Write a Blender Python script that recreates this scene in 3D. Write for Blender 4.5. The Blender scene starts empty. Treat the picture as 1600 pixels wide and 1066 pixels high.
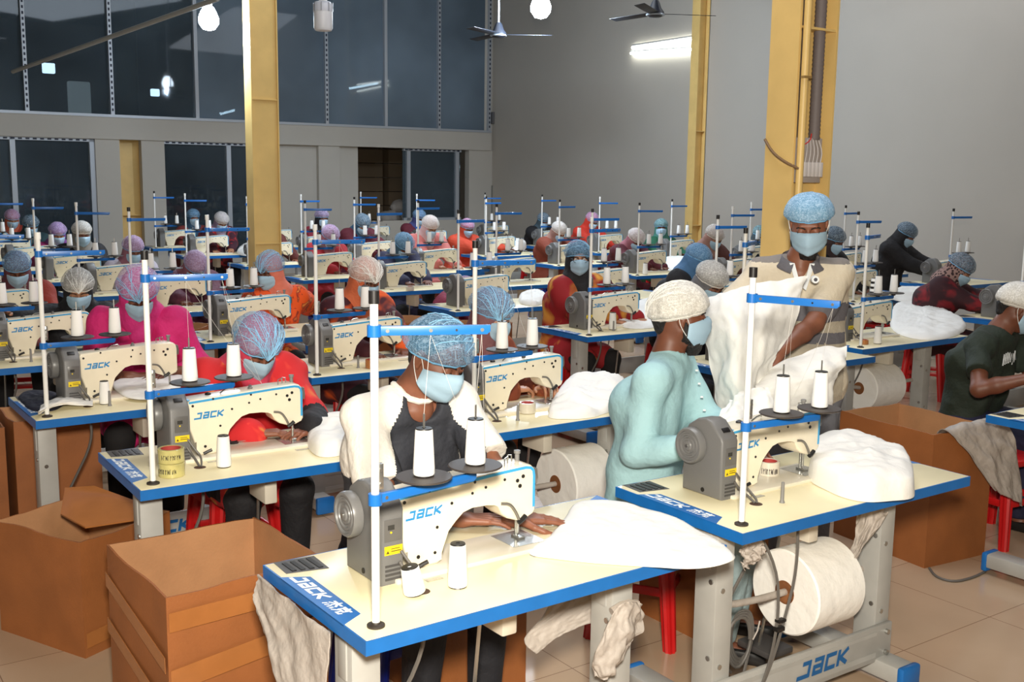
import bpy, bmesh, math, random
import numpy as np
from mathutils import Vector, Matrix

# ------------------------------------------------------------------ camera, light, exposure
SC = bpy.context.scene
COL = SC.collection
FPX, PITCH, ROLL, CAMH = 1676.7, 0.151447, 0.013391, 1.8375
cp, sp = math.cos(PITCH), math.sin(PITCH)
F_ = np.array([0, cp, -sp]); U0 = np.array([0, sp, cp]); R0 = np.array([1, 0, 0.])
R_ = math.cos(ROLL)*R0 + math.sin(ROLL)*U0
U_ = -math.sin(ROLL)*R0 + math.cos(ROLL)*U0
cam_d = bpy.data.cameras.new('camera'); cam = bpy.data.objects.new('camera', cam_d); COL.objects.link(cam)
cam_d.sensor_width = 36; cam_d.lens = FPX/1600*36; cam_d.clip_end = 200
cam.matrix_world = Matrix(((R_[0], U_[0], -F_[0], 0), (R_[1], U_[1], -F_[1], 0), (R_[2], U_[2], -F_[2], CAMH), (0, 0, 0, 1)))
SC.camera = cam
SC.view_settings.view_transform = 'Standard'; SC.view_settings.look = 'None'
SC.view_settings.gamma = 1; SC.view_settings.use_curve_mapping = False
SC.view_settings.exposure = 0.0
W = bpy.data.worlds.new('world'); SC.world = W; W.use_nodes = True
W.node_tree.nodes['Background'].inputs[0].default_value = (0.55, 0.62, 0.75, 1)
W.node_tree.nodes['Background'].inputs[1].default_value = 0.015

TH = math.radians(35)
def area(name, loc, target, size, power, color, sy=None):
    l = bpy.data.lights.new(name, 'AREA'); l.energy = power; l.color = color
    l.shape = 'RECTANGLE'; l.size = size; l.size_y = sy or size
    o = bpy.data.objects.new(name, l); COL.objects.link(o); o.location = loc
    o.rotation_euler = (Vector(target)-Vector(loc)).to_track_quat('-Z', 'Y').to_euler()
    return o
# the photographer's flash, just above the lens, and the hall's high bay lamps
area('camera_flash', (0.02, -0.05, 2.16), (0.05, 5, 0.6), 0.22, 225, (1.0, 0.93, 0.80))
area('hall_lamp', (1.0, 5.5, 5.6), (1.0, 5.0, 0), 3.0, 190, (0.95, 0.96, 1.0))
area('hall_lamp', (-1.0, 12.0, 5.8), (-1.0, 12.5, 0), 4.0, 230, (0.86, 0.93, 1.0))
area('hall_lamp', (6.0, 13.0, 5.8), (5.5, 14.0, 0), 4.0, 140, (0.92, 0.95, 1.0))

def ray(x, y): return F_ + (x-800)/FPX*R_ - (y-533)/FPX*U_
def onz(x, y, z):
    d = ray(x, y); t = (z-CAMH)/d[2]; return np.array([0, 0, CAMH]) + t*d
def onY(x, y, Y):
    d = ray(x, y); return np.array([0, 0, CAMH]) + d*(Y/d[1])

# ------------------------------------------------------------------ materials
MATS = {}
def srgb(r, g, b):
    f = lambda c: ((c/255)/12.92 if c/255 <= 0.04045 else (((c/255)+0.055)/1.055)**2.4)
    return (f(r), f(g), f(b), 1)
class NT:
    def __init__(s, name):
        s.m = bpy.data.materials.new(name); s.m.use_nodes = True
        s.t = s.m.node_tree; s.b = s.t.nodes['Principled BSDF']; s.o = s.t.nodes['Material Output']
    def n(s, typ, **kw):
        x = s.t.nodes.new(typ)
        for k, v in kw.items():
            if k.startswith('i_'):
                key = k[2:]; x.inputs[int(key) if key.isdigit() else key].default_value = v
            else: setattr(x, k, v)
        return x
    def l(s, a, b): s.t.links.new(a, b)
def mat(name, col, rough=0.5, metal=0.0, var=0.0, vscale=20, bump=0.0, bscale=60, spec=0.5, sss=0.0, stretch=None, bdist=0.01, trans=0.0, coat=0.0, col2=None):
    if name in MATS: return MATS[name]
    q = NT(name); b = q.b
    b.inputs['Base Color'].default_value = col; b.inputs['Roughness'].default_value = rough
    b.inputs['Metallic'].default_value = metal; b.inputs['Specular IOR Level'].default_value = spec
    b.inputs['Subsurface Weight'].default_value = sss
    if sss: b.inputs['Subsurface Radius'].default_value = (0.02, 0.008, 0.004); b.inputs['Subsurface Scale'].default_value = 0.5
    b.inputs['Coat Weight'].default_value = coat
    tc = q.n('ShaderNodeTexCoord'); mp = q.n('ShaderNodeMapping'); q.l(tc.outputs['Object'], mp.inputs[0])
    if stretch: mp.inputs['Scale'].default_value = stretch
    if var or col2:
        nz = q.n('ShaderNodeTexNoise', i_Scale=vscale, i_Detail=5.0); q.l(mp.outputs[0], nz.inputs['Vector'])
        rp = q.n('ShaderNodeValToRGB'); q.l(nz.outputs[0], rp.inputs[0])
        c2 = col2 or tuple([max(0, c*(1+var)) for c in col[:3]]+[1]); c1 = col if col2 else tuple([c*(1-var) for c in col[:3]]+[1])
        rp.color_ramp.elements[0].position = 0.35; rp.color_ramp.elements[1].position = 0.65
        rp.color_ramp.elements[0].color = c1; rp.color_ramp.elements[1].color = c2
        q.l(rp.outputs[0], b.inputs['Base Color'])
    if bump:
        nb = q.n('ShaderNodeTexNoise', i_Scale=bscale, i_Detail=4.0); q.l(mp.outputs[0], nb.inputs['Vector'])
        bp = q.n('ShaderNodeBump', i_Strength=bump, i_Distance=bdist); q.l(nb.outputs[0], bp.inputs['Height']); q.l(bp.outputs[0], b.inputs['Normal'])
    MATS[name] = q.m; return q.m
def net_mat(name, col, alpha=0.55):
    if name in MATS: return MATS[name]
    q = NT(name); b = q.b; b.inputs['Roughness'].default_value = 0.7
    tc = q.n('ShaderNodeTexCoord'); outs = []
    for k, (sc, ro) in enumerate((((210, 210, 26), (.3, .1, 0)), ((30, 190, 150), (.5, .4, .8)), ((170, 28, 170), (0, .7, .3)))):
        mp = q.n('ShaderNodeMapping'); mp.inputs['Scale'].default_value = sc; mp.inputs['Rotation'].default_value = ro; q.l(tc.outputs['Object'], mp.inputs[0])
        nz = q.n('ShaderNodeTexNoise', i_Scale=1.0, i_Detail=2.0, i_Distortion=.9); q.l(mp.outputs[0], nz.inputs['Vector'])
        r1 = q.n('ShaderNodeMapRange'); r1.inputs[1].default_value = .5; r1.inputs[2].default_value = .72; q.l(nz.outputs[0], r1.inputs[0]); outs.append(r1)
    mx = q.n('ShaderNodeMath', operation='MAXIMUM'); q.l(outs[0].outputs[0], mx.inputs[0]); q.l(outs[1].outputs[0], mx.inputs[1])
    mx2 = q.n('ShaderNodeMath', operation='MAXIMUM'); q.l(mx.outputs[0], mx2.inputs[0]); q.l(outs[2].outputs[0], mx2.inputs[1])
    r3 = q.n('ShaderNodeMapRange'); r3.inputs[3].default_value = alpha*0.80; r3.inputs[4].default_value = min(1, alpha+.3); q.l(mx2.outputs[0], r3.inputs[0])
    q.l(r3.outputs[0], b.inputs['Alpha'])
    cm = q.n('ShaderNodeMix', data_type='RGBA'); cm.inputs[6].default_value = col; cm.inputs[7].default_value = tuple([.35+.65*c for c in col[:3]]+[1]); q.l(mx2.outputs[0], cm.inputs[0]); q.l(cm.outputs[2], b.inputs['Base Color'])
    MATS[name] = q.m; return q.m
def pattern_mat(name, c1, c2, scale, thr=.5, c3=None, kind='noise'):
    if name in MATS: return MATS[name]
    q = NT(name); b = q.b; b.inputs['Roughness'].default_value = .8
    tc = q.n('ShaderNodeTexCoord')
    if kind == 'noise': nz = q.n('ShaderNodeTexNoise', i_Scale=scale, i_Detail=2.0, i_Distortion=.6); out = nz.outputs[0]
    else: nz = q.n('ShaderNodeTexVoronoi', i_Scale=scale); out = nz.outputs['Distance']
    q.l(tc.outputs['Object'], nz.inputs['Vector'])
    rp = q.n('ShaderNodeValToRGB'); rp.color_ramp.interpolation = 'CONSTANT' if kind != 'noise' else 'LINEAR'
    e = rp.color_ramp.elements; e[0].color = c1; e[0].position = thr-.03; e[1].color = c2; e[1].position = thr+.03
    if c3: x = e.new(min(.95, thr+.14)); x.color = c3
    q.l(out, rp.inputs[0]); q.l(rp.outputs[0], b.inputs['Base Color'])
    MATS[name] = q.m; return q.m
def emit(name, col, s):
    q = NT(name); q.b.inputs['Base Color'].default_value = (0.8, .8, .8, 1)
    q.b.inputs['Emission Color'].default_value = col; q.b.inputs['Emission Strength'].default_value = s
    return q.m

LAM = mat('cream_laminate', srgb(238, 226, 186), .32, var=.03, vscale=6, spec=.45)
BLUE = mat('blue_edge_plastic', srgb(24, 104, 178), .38, var=.06, vscale=15)
BLUEM = mat('blue_arm_plastic', srgb(26, 106, 186), .35)
WENA = mat('white_enamel', srgb(238, 228, 204), .25, spec=.5, coat=.2, var=.02)
GREYP = mat('grey_motor_plastic', srgb(110, 109, 108), .42, bump=.08, bscale=400)
GREYD = mat('dark_grey_plastic', srgb(72, 70, 70), .45)
GREYL = mat('light_grey_steel', srgb(168, 167, 163), .45, var=.06, vscale=8)
STEEL = mat('bright_steel', srgb(190, 190, 186), .25, metal=.9)
BLACK = mat('black_plastic', srgb(24, 22, 22), .45)
TRAY = mat('brown_black_tray', srgb(58, 50, 46), .55)
POLEW = mat('white_pole_paint', srgb(240, 240, 236), .3)
YEL = mat('yellow_label', srgb(235, 205, 30), .5)
WLOGO = mat('white_print', srgb(240, 244, 246), .5)
BLOGO = mat('blue_print', srgb(40, 135, 195), .45)
BLOGOD = mat('deep_blue_print', srgb(22, 92, 150), .45)
STRIPE = mat('light_blue_stripe', srgb(60, 160, 215), .4)
THREAD = mat('white_thread', srgb(246, 245, 242), .75, bump=.25, bscale=300, bdist=.002, stretch=(1, 1, 6))
FABW = mat('white_nonwoven_fabric', srgb(242, 240, 235), .75, bump=.35, bscale=14, bdist=.02, sss=0.0)
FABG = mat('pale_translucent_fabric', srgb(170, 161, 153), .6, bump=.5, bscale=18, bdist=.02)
CARD = mat('brown_cardboard', srgb(150, 90, 46), .6, var=.10, vscale=5, bump=.1, bscale=120)
CARDIN = mat('cardboard_inside', srgb(176, 128, 88), .7, var=.08, vscale=7, bump=.1, bscale=100)
TAPE = mat('glossy_packing_tape', srgb(164, 104, 56), .18, var=.06, vscale=12)
RUBBER = mat('dark_rubber', srgb(50, 42, 36), .6)
CABLE = mat('grey_cable', srgb(96, 92, 88), .5)
REDP = mat('red_stool_plastic', srgb(190, 22, 24), .35)
BLUEP = mat('blue_stool_plastic', srgb(26, 40, 140), .35)
MASKB = mat('light_blue_mask_cloth', srgb(166, 196, 216), .75, bump=.3, bscale=90, bdist=.002)
LOOPW = mat('white_elastic', srgb(235, 235, 232), .7)
EYEW = mat('eye_white', srgb(215, 205, 195), .2)
HAIRK = mat('black_hair', srgb(22, 18, 17), .6, bump=.8, bscale=160, stretch=(1, 1, .3))

# ------------------------------------------------------------------ mesh builder
def finish(me, smooth=40):
    bm = bmesh.new(); bm.from_mesh(me)
    bmesh.ops.recalc_face_normals(bm, faces=bm.faces)
    if smooth:
        a = math.radians(smooth)
        for f in bm.faces: f.smooth = True
        for e in bm.edges:
            e.smooth = not (len(e.link_faces) == 2 and e.calc_face_angle(0) > a)
    bm.to_mesh(me); bm.free()
class MB:
    def __init__(s): s.v = []; s.f = []; s.mi = []; s.cur = 0
    def add(s, vs, fs):
        o = len(s.v); s.v += [tuple(float(c) for c in v) for v in vs]
        s.f += [tuple(i+o for i in f) for f in fs]; s.mi += [s.cur]*len(fs); return s
    def box(s, x0, x1, y0, y1, z0, z1, bev=0, M=None):
        bm = bmesh.new(); bmesh.ops.create_cube(bm, size=1)
        for v in bm.verts: v.co = ((x0+x1)/2+v.co.x*(x1-x0), (y0+y1)/2+v.co.y*(y1-y0), (z0+z1)/2+v.co.z*(z1-z0))
        if bev: bmesh.ops.bevel(bm, geom=bm.edges[:], offset=bev, segments=2, profile=.5, affect='EDGES')
        return s.frombm(bm, M)
    def frombm(s, bm, M=None):
        if M is not None: bm.transform(M)
        bm.verts.index_update()
        s.add([v.co[:] for v in bm.verts], [[v.index for v in f.verts] for f in bm.faces]); bm.free(); return s
    def prism(s, pts, ax, a0, a1, bev=0, seg=2):
        # pts 2D polygon; ax = axis of extrusion ('x','y','z')
        bm = bmesh.new()
        def P(p, a): return {'x': (a, p[0], p[1]), 'y': (p[0], a, p[1]), 'z': (p[0], p[1], a)}[ax]
        lo = [bm.verts.new(P(p, a0)) for p in pts]; hi = [bm.verts.new(P(p, a1)) for p in pts]
        n = len(pts)
        f1 = bm.faces.new(lo[::-1]); f2 = bm.faces.new(hi)
        for i in range(n): bm.faces.new((lo[i], lo[(i+1) % n], hi[(i+1) % n], hi[i]))
        if bev:
            es = list(set(list(f1.edges)+list(f2.edges)))
            bmesh.ops.bevel(bm, geom=es, offset=bev, segments=seg, profile=.5, affect='EDGES')
        bmesh.ops.recalc_face_normals(bm, faces=bm.faces)
        return s.frombm(bm)
    def cyl(s, p0, p1, r0, r1=None, n=16, caps=True):
        r1 = r0 if r1 is None else r1
        p0 = Vector(p0); p1 = Vector(p1); d = (p1-p0).normalized()
        a = d.orthogonal().normalized(); b = d.cross(a)
        vs = []
        for p, r in ((p0, r0), (p1, r1)):
            for i in range(n):
                t = 2*math.pi*i/n; vs.append(p+a*r*math.cos(t)+b*r*math.sin(t))
        fs = [(i, (i+1) % n, n+(i+1) % n, n+i) for i in range(n)]
        if caps: fs += [tuple(range(n))[::-1], tuple(range(n, 2*n))]
        return s.add(vs, fs)
    def lathe(s, prof, c=(0, 0, 0), axis='z', n=24):
        vs = []; fs = []
        for (r, h) in prof:
            for i in range(n):
                t = 2*math.pi*i/n; a, b = r*math.cos(t), r*math.sin(t)
                v = {'z': (a, b, h), 'x': (h, a, b), 'y': (a, h, b)}[axis]
                vs.append((c[0]+v[0], c[1]+v[1], c[2]+v[2]))
        for k in range(len(prof)-1):
            for i in range(n):
                fs.append((k*n+i, k*n+(i+1) % n, (k+1)*n+(i+1) % n, (k+1)*n+i))
        if prof[0][0] > 1e-6: fs.append(tuple(range(n))[::-1])
        if prof[-1][0] > 1e-6: fs.append(tuple(range((len(prof)-1)*n, len(prof)*n)))
        return s.add(vs, fs)
    def tube(s, pts, r, n=8, sm=0):
        P = [Vector(p) for p in pts]
        for _ in range(sm):
            Q = [P[0]]
            for a, b in zip(P[:-1], P[1:]): Q += [a*.75+b*.25, a*.25+b*.75]
            P = Q+[P[-1]]
        vs = []; up = None
        for i, p in enumerate(P):
            d = (P[min(i+1, len(P)-1)]-P[max(i-1, 0)]).normalized()
            a = d.orthogonal().normalized() if up is None else (up-d*up.dot(d)).normalized()
            up = a; b = d.cross(a)
            rr = r[i*len(r)//len(P)] if isinstance(r, (list, tuple)) else r
            for k in range(n):
                t = 2*math.pi*k/n; vs.append(p+a*rr*math.cos(t)+b*rr*math.sin(t))
        fs = []
        for i in range(len(P)-1):
            for k in range(n): fs.append((i*n+k, i*n+(k+1) % n, (i+1)*n+(k+1) % n, (i+1)*n+k))
        fs += [tuple(range(n))[::-1], tuple(range((len(P)-1)*n, len(P)*n))]
        return s.add(vs, fs)
    def build(s, name, m, parent=None, loc=None, smooth=40, rot=None):
        me = bpy.data.meshes.new(name); me.from_pydata(s.v, [], s.f); me.update()
        ms = m if isinstance(m, (list, tuple)) else [m]
        for x in ms: me.materials.append(x)
        if len(ms) > 1: me.polygons.foreach_set('material_index', s.mi)
        finish(me, smooth)
        o = bpy.data.objects.new(name, me); COL.objects.link(o); o.parent = parent
        if loc is not None: o.location = tuple(float(c) for c in loc)
        if rot: o.rotation_euler = rot
        return o
def from_np(name, V, Fq, m, parent=None, smooth=True, loc=None, matfn=None):
    me = bpy.data.meshes.new(name); me.from_pydata(V.tolist(), [], Fq.tolist()); me.update()
    ms = m if isinstance(m, (list, tuple)) else [m]
    for x in ms: me.materials.append(x)
    if matfn is not None:
        c = V[Fq].mean(axis=1); me.polygons.foreach_set('material_index', matfn(c).astype(np.int32))
    me.polygons.foreach_set('use_smooth', [smooth]*len(me.polygons))
    o = bpy.data.objects.new(name, me); COL.objects.link(o); o.parent = parent
    if loc is not None: o.location = tuple(float(c) for c in loc)
    return o
def empty(name, loc=(0, 0, 0), rz=0):
    o = bpy.data.objects.new(name, None); COL.objects.link(o); o.empty_display_size = .1
    o.location = tuple(float(c) for c in loc); o.rotation_euler = (0, 0, rz); return o
def tag(o, label, cat, group=None, kind=None):
    o['label'] = label; o['category'] = cat
    if group: o['group'] = group
    if kind: o['kind'] = kind
    return o
def struct(o): o['kind'] = 'structure'; return o
KIDS = {}
def copy_tree(o, parent=None):
    c = o.copy(); COL.objects.link(c); c.parent = parent
    for ch in list(o.children): copy_tree(ch, c)
    return c
class Proto:
    def __init__(s, o): s.o = o; s.used = False
    def get(s):
        if not s.used: s.used = True; return s.o
        return copy_tree(s.o)
# note: children are read before the first copy is altered; angles are set explicitly on every use

# ------------------------------------------------------------------ signed-distance sculpting
class Field:
    def __init__(s, lo, hi, h):
        s.lo = np.array(lo, float); s.h = h
        s.n = np.ceil((np.array(hi)-s.lo)/h).astype(int)+1
        s.F = np.full(s.n, 0.2, np.float32)
        s.ax = [s.lo[i]+h*np.arange(s.n[i]) for i in range(3)]
    def block(s, lo, hi):
        a = np.clip(np.floor((np.array(lo)-s.lo)/s.h).astype(int), 0, s.n); b = np.clip(np.ceil((np.array(hi)-s.lo)/s.h).astype(int)+1, 0, s.n)
        if np.any(b-a < 1): return None
        sl = tuple(slice(a[i], b[i]) for i in range(3))
        X, Y, Z = np.meshgrid(*[s.ax[i][sl[i]] for i in range(3)], indexing='ij')
        return sl, X, Y, Z
    def comb(s, sl, d, k, op):
        A = s.F[sl]
        if op == 'u':
            h = np.clip(.5+.5*(A-d)/k, 0, 1); s.F[sl] = A*(1-h)+d*h-k*h*(1-h)
        elif op == 's':
            h = np.clip(.5-.5*(A+d)/k, 0, 1); s.F[sl] = A*(1-h)-d*h+k*h*(1-h)
    def cone(s, a, b, ra, rb, k=.02, op='u'):
        a = np.array(a, float); b = np.array(b, float); m = max(ra, rb)+k+.03
        q = s.block(np.minimum(a, b)-m, np.maximum(a, b)+m)
        if q is None: return
        sl, X, Y, Z = q; ab = b-a; L = max(ab@ab, 1e-9)
        t = np.clip(((X-a[0])*ab[0]+(Y-a[1])*ab[1]+(Z-a[2])*ab[2])/L, 0, 1)
        d = np.sqrt((X-a[0]-t*ab[0])**2+(Y-a[1]-t*ab[1])**2+(Z-a[2]-t*ab[2])**2)-(ra+t*(rb-ra))
        s.comb(sl, d, k, op)
    def ell(s, c, r, M=None, k=.02, op='u'):
        c = np.array(c, float); r = np.array(r, float); m = r.max()+k+.03
        q = s.block(c-m, c+m)
        if q is None: return
        sl, X, Y, Z = q
        P = np.stack([X-c[0], Y-c[1], Z-c[2]], -1)
        if M is not None: P = P@M      # columns of M = local axes
        k0 = np.sqrt(((P/r)**2).sum(-1)); k1 = np.sqrt(((P/(r*r))**2).sum(-1))+1e-9
        s.comb(sl, k0*(k0-1)/k1, k, op)
    def plane(s, p, nrm):            # keep the side opposite to nrm
        X, Y, Z = np.meshgrid(*s.ax, indexing='ij')
        d = (X-p[0])*nrm[0]+(Y-p[1])*nrm[1]+(Z-p[2])*nrm[2]
        s.F = np.maximum(s.F, d.astype(np.float32))
    def folds(s, amp, freq, seed):
        rs = np.random.RandomState(seed); X, Y, Z = np.meshgrid(*s.ax, indexing='ij')
        w = 0
        for i in range(6):
            d = rs.randn(3); d /= np.linalg.norm(d); d[2] *= .45; f = freq*(.6+rs.rand()*1.3)
            w = w+np.sin((X*d[0]+Y*d[1]+Z*d[2])*f+rs.rand()*6+1.3*np.sin((X*d[1]-Y*d[2]+Z*d[0])*f*.6))
        s.F += (amp*w/2.5).astype(np.float32)
    def mesh(s):
        F = s.F; S = F < 0; n = F.shape
        c = [S[i:n[0]-1+i, j:n[1]-1+j, k:n[2]-1+k] for i in (0, 1) for j in (0, 1) for k in (0, 1)]
        cnt = sum(x.astype(np.int8) for x in c); act = (cnt > 0) & (cnt < 8)
        I = np.argwhere(act); idx = np.full(act.shape, -1, np.int64); idx[act] = np.arange(len(I))
        acc = np.zeros((len(I), 3)); num = np.zeros(len(I))
        corners = [(i, j, k) for i in (0, 1) for j in (0, 1) for k in (0, 1)]
        val = {q: F[I[:, 0]+q[0], I[:, 1]+q[1], I[:, 2]+q[2]] for q in corners}
        for q in corners:
            for a in range(3):
                if q[a] == 0:
                    r = list(q); r[a] = 1; r = tuple(r)
                    v0, v1 = val[q], val[r]; m = (v0 < 0) != (v1 < 0)
                    t = np.where(m, v0/np.where(m, v0-v1, 1), 0)
                    p = np.array(q, float)[None, :].repeat(len(I), 0); p[:, a] += t
                    acc[m] += p[m]; num[m] += 1
        V = s.lo+(I+acc/np.maximum(num, 1)[:, None])*s.h
        Q = []
        for a in range(3):
            b, c2 = (a+1) % 3, (a+2) % 3
            sl0 = [slice(1, n[i]-1) for i in range(3)]; sl0[a] = slice(0, n[a]-1); sl1 = list(sl0); sl1[a] = slice(1, n[a])
            A, B = S[tuple(sl0)], S[tuple(sl1)]
            for m, flip in ((A & ~B, 0), (~A & B, 1)):
                P = np.argwhere(m)
                if len(P) == 0: continue
                off = np.ones(3, int); off[a] = 0; P = P+off
                def g(db, dc):
                    R = P.copy(); R[:, b] += db; R[:, c2] += dc; return idx[R[:, 0], R[:, 1], R[:, 2]]
                q = np.stack([g(-1, -1), g(0, -1), g(0, 0), g(-1, 0)], 1)
                Q.append(q[:, ::-1] if flip else q)
        Q = np.concatenate(Q) if Q else np.zeros((0, 4), int)
        return V, Q
def smooth_np(V, Q, it=2, lam=.5):
    E = np.concatenate([Q[:, [0, 1]], Q[:, [1, 2]], Q[:, [2, 3]], Q[:, [3, 0]]])
    for _ in range(it):
        acc = np.zeros_like(V); c = np.zeros(len(V))
        np.add.at(acc, E[:, 0], V[E[:, 1]]); np.add.at(acc, E[:, 1], V[E[:, 0]])
        np.add.at(c, E[:, 0], 1); np.add.at(c, E[:, 1], 1)
        V = V*(1-lam)+lam*acc/np.maximum(c, 1)[:, None]
    return V
# ------------------------------------------------------------------ lettering made of strokes
def stroke_quads(strokes, w, shear=0.25):
    vs = []; fs = []
    for st in strokes:
        for (x0, y0), (x1, y1) in zip(st[:-1], st[1:]):
            d = np.array([x1-x0, y1-y0], float); L = np.linalg.norm(d); d /= max(L, 1e-6); nn = np.array([-d[1], d[0]])*w/2
            e = d*w*.42
            a = np.array([x0, y0])-e; b = np.array([x1, y1])+e
            q = [a-nn, b-nn, b+nn, a+nn]; o = len(vs)
            vs += [(p[0]+shear*p[1], p[1]) for p in q]; fs.append((o, o+1, o+2, o+3))
    return vs, fs
# unit cell strokes; height 1
L_J = [[(.15, .92), (.75, .92), (.75, .12), (-.25, .12)]]
L_A = [[(.1, .92), (.8, .92), (.8, .1), (.05, .1), (.05, .5), (.8, .5)]]
L_C = [[(.85, .9), (.05, .9), (.05, .1), (.85, .1)]]
L_K = [[(.05, .9), (.05, .1)], [(.85, .9), (.2, .5), (.85, .1)]]
L_Z1 = [[(0, .78), (1, .78)], [(.5, 1), (.5, .35)], [(.5, .75), (.05, .42)], [(.5, .75), (.95, .42)], [(.05, .2), (0, .02)], [(.35, .2), (.33, .02)], [(.65, .2), (.68, .02)], [(.95, .2), (1.02, .02)]]
L_Z2 = [[(.05, .86), (.95, .86)], [(.5, 1), (.5, .7)], [(.2, .7), (.8, .7), (.8, .42), (.2, .42), (.2, .7)], [(.38, .4), (.1, .02)], [(.62, .4), (.62, .05), (.98, .05), (.98, .2)]]
def word(letters, adv=1.15, w=.2):
    vs = []; fs = []; x = 0
    for i, (L, ww) in enumerate(letters):
        v, f = stroke_quads(L, w*ww, .22); o = len(vs)
        vs += [(a+x, b) for a, b in v]; fs += [tuple(k+o for k in g) for g in f]; x += adv
    return vs, fs, x-adv+1
JACK = [(L_J, 1), (L_A, 1), (L_C, 1), (L_K, 1)]
def print_word(mb, letters, O, X, Y, height, width=None, adv=1.2, w=.27):
    """letters laid flat from O along X, upwards along Y; tiny relief given by the normal"""
    vs, fs, tot = word(letters, adv, w); O = Vector(O); X = Vector(X).normalized(); Y = Vector(Y).normalized(); N = X.cross(Y)
    sx = (width/tot) if width else height
    k = 0
    V = [O+X*(a*sx)+Y*(b*height) for a, b in vs]
    for i, f in enumerate(fs):
        q = [V[j]+N*(.0003+.00002*(i % 7)) for j in f]; mb.add(q, [(0, 1, 2, 3)])

# ------------------------------------------------------------------ sewing table
def shift(mb, d):
    mb.v = [(v[0]+d[0], v[1]+d[1], v[2]+d[2]) for v in mb.v]; return mb
TZ = .77
def make_table(detail=True):
    t = empty('sewing_table')
    MB().box(.004, 1.196, .004, .596, .736, TZ, .0015).build('tabletop', LAM, t)
    e = MB()
    o = .0; h0, h1 = .733, .7692
    pts = [(0, 0), (1.2, 0), (1.2, .6), (0, .6)]; inn = [(.0045, .0045), (1.1955, .0045), (1.1955, .5955), (.0045, .5955)]
    vs = [(p[0], p[1], z) for z in (h0, h1) for p in pts]+[(p[0], p[1], z) for z in (h0, h1) for p in inn]
    fs = []
    for i in range(4):
        j = (i+1) % 4
        fs += [(i, j, 4+j, 4+i), (8+i, 12+i, 12+j, 8+j), (4+i, 4+j, 12+j, 12+i), (i, 8+i, 8+j, j)]
    e.add(vs, fs).build('edge_band', BLUE, t)
    d = MB().prism([(.0, .485), (.07, .445), (.066, .15), (.0, .112)], 'z', TZ-.004, TZ+.0006)
    dec = d.build('brand_decal', BLUE, t)
    if detail:
        m = MB(); print_word(m, JACK, (.018, .455, TZ+.0007), (0, -1, 0), (1, 0, 0), .036, .165)
        m.build('brand_lettering', WLOGO, dec)
        m = MB(); print_word(m, [(L_Z1, .62), (L_Z2, .62)], (.018, .262, TZ+.0007), (0, -1, 0), (1, 0, 0), .038, .085, 1.2)
        m.build('brand_characters', WLOGO, dec)
    MB().prism([(1.2, .595), (1.13, .56), (1.134, .25), (1.2, .21)], 'z', TZ-.004, TZ+.0006).build('corner_decal', BLUE, t)
    ins = MB().prism([(.025, .50), (.14, .475), (.146, .585), (.03, .597)], 'z', TZ-.003, TZ+.0012).build('tool_tray', GREYD, t)
    if detail:
        m = MB()
        for k in range(4): m.box(.045+.024*k, .058+.024*k, .505-.005*k, .575, TZ+.0012, TZ+.0032)
        m.build('tray_rib', BLACK, ins)
    MB().lathe([(0, TZ+.0008), (.021, TZ+.0008), (.023, TZ-.001)], (.265, .19, 0), n=24).build('cable_hole', mat('hole_brown', srgb(74, 46, 30), .7), t)
    if detail:
        MB().box(.31, .36, .235, .256, TZ-.002, TZ+.0012).build('hinge_slot', STEEL, t)
        MB().box(.66, .735, .232, .255, TZ-.002, TZ+.0012).build('hinge_slot', STEEL, t)
    # frame
    for u0 in (.03, .87):
        m = MB().box(u0, u0+.08, .13, .225, .09, .735, .004)
        m.box(u0-.004, u0+.084, .155, .20, .60, .735, .002)
        lg = m.build('leg', GREYL, t)
        MB().box(u0-.01, u0+.09, .005, .56, .03, .10, .012).build('foot_bar', GREYL, t)
        for v in (-.012, .548): MB().box(u0-.013, u0+.093, v, v+.03, .012, .104, .01).build('foot_cap', BLUE, t)
        if detail:
            for z in (.56, .30):
                MB().cyl((u0-.005, .15, z), (u0+.001, .15, z), .009, n=8).build('bolt', STEEL, lg); MB().cyl((u0+.03, .126, z-.03), (u0+.03, .131, z-.03), .009, n=8).build('bolt', STEEL, lg)
    bar = MB().box(.03, .95, .112, .13, .085, .225, .004).build('cross_beam', GREYL, t)
    if detail:
        m = MB(); m.box(.12, .86, .1105, .112, .105, .125); m.box(.12, .86, .1105, .112, .19, .205); m.build('beam_rib', GREYL, bar)
        m = MB(); print_word(m, JACK, (.44, .1095, .13), (1, 0, 0), (0, 0, 1), .058, .25); m.build('beam_lettering', BLOGOD, bar)
        for z in (.115, .195): MB().cyl((.915, .1, z), (.915, .113, z), .010, n=8).build('bolt', STEEL, bar)
    cb = MB().box(.495, .545, .15, .32, .60, .735, .006).build('control_box', mat('control_box_beige', srgb(206, 198, 182), .5), t)
    MB().box(.50, .63, .30, .46, .11, .135, .006).build('foot_pedal', GREYD, t)
    m = MB(); m.tube([(.53, .38, .13), (.53, .34, .35), (.525, .30, .61)], .006, 6).build('pedal_rod', STEEL, t)
    if detail:
        m = MB(); m.tube([(.27, .19, .733), (.28, .2, .60), (.20, .24, .42), (.14, .25, .30), (.2, .26, .2), (.30, .3, .12)], .006, 6, 2)
        m.build('power_cable', CABLE, t)
        MB().lathe([(.010, TZ), (.0085, TZ+.004), (.0065, TZ+.01), (.0055, TZ+.07), (0, TZ+.071)], (.352, .154, 0), n=12).build('spool_peg', mat('grey_peg', srgb(130, 128, 126), .5), t)
    return t

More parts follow.
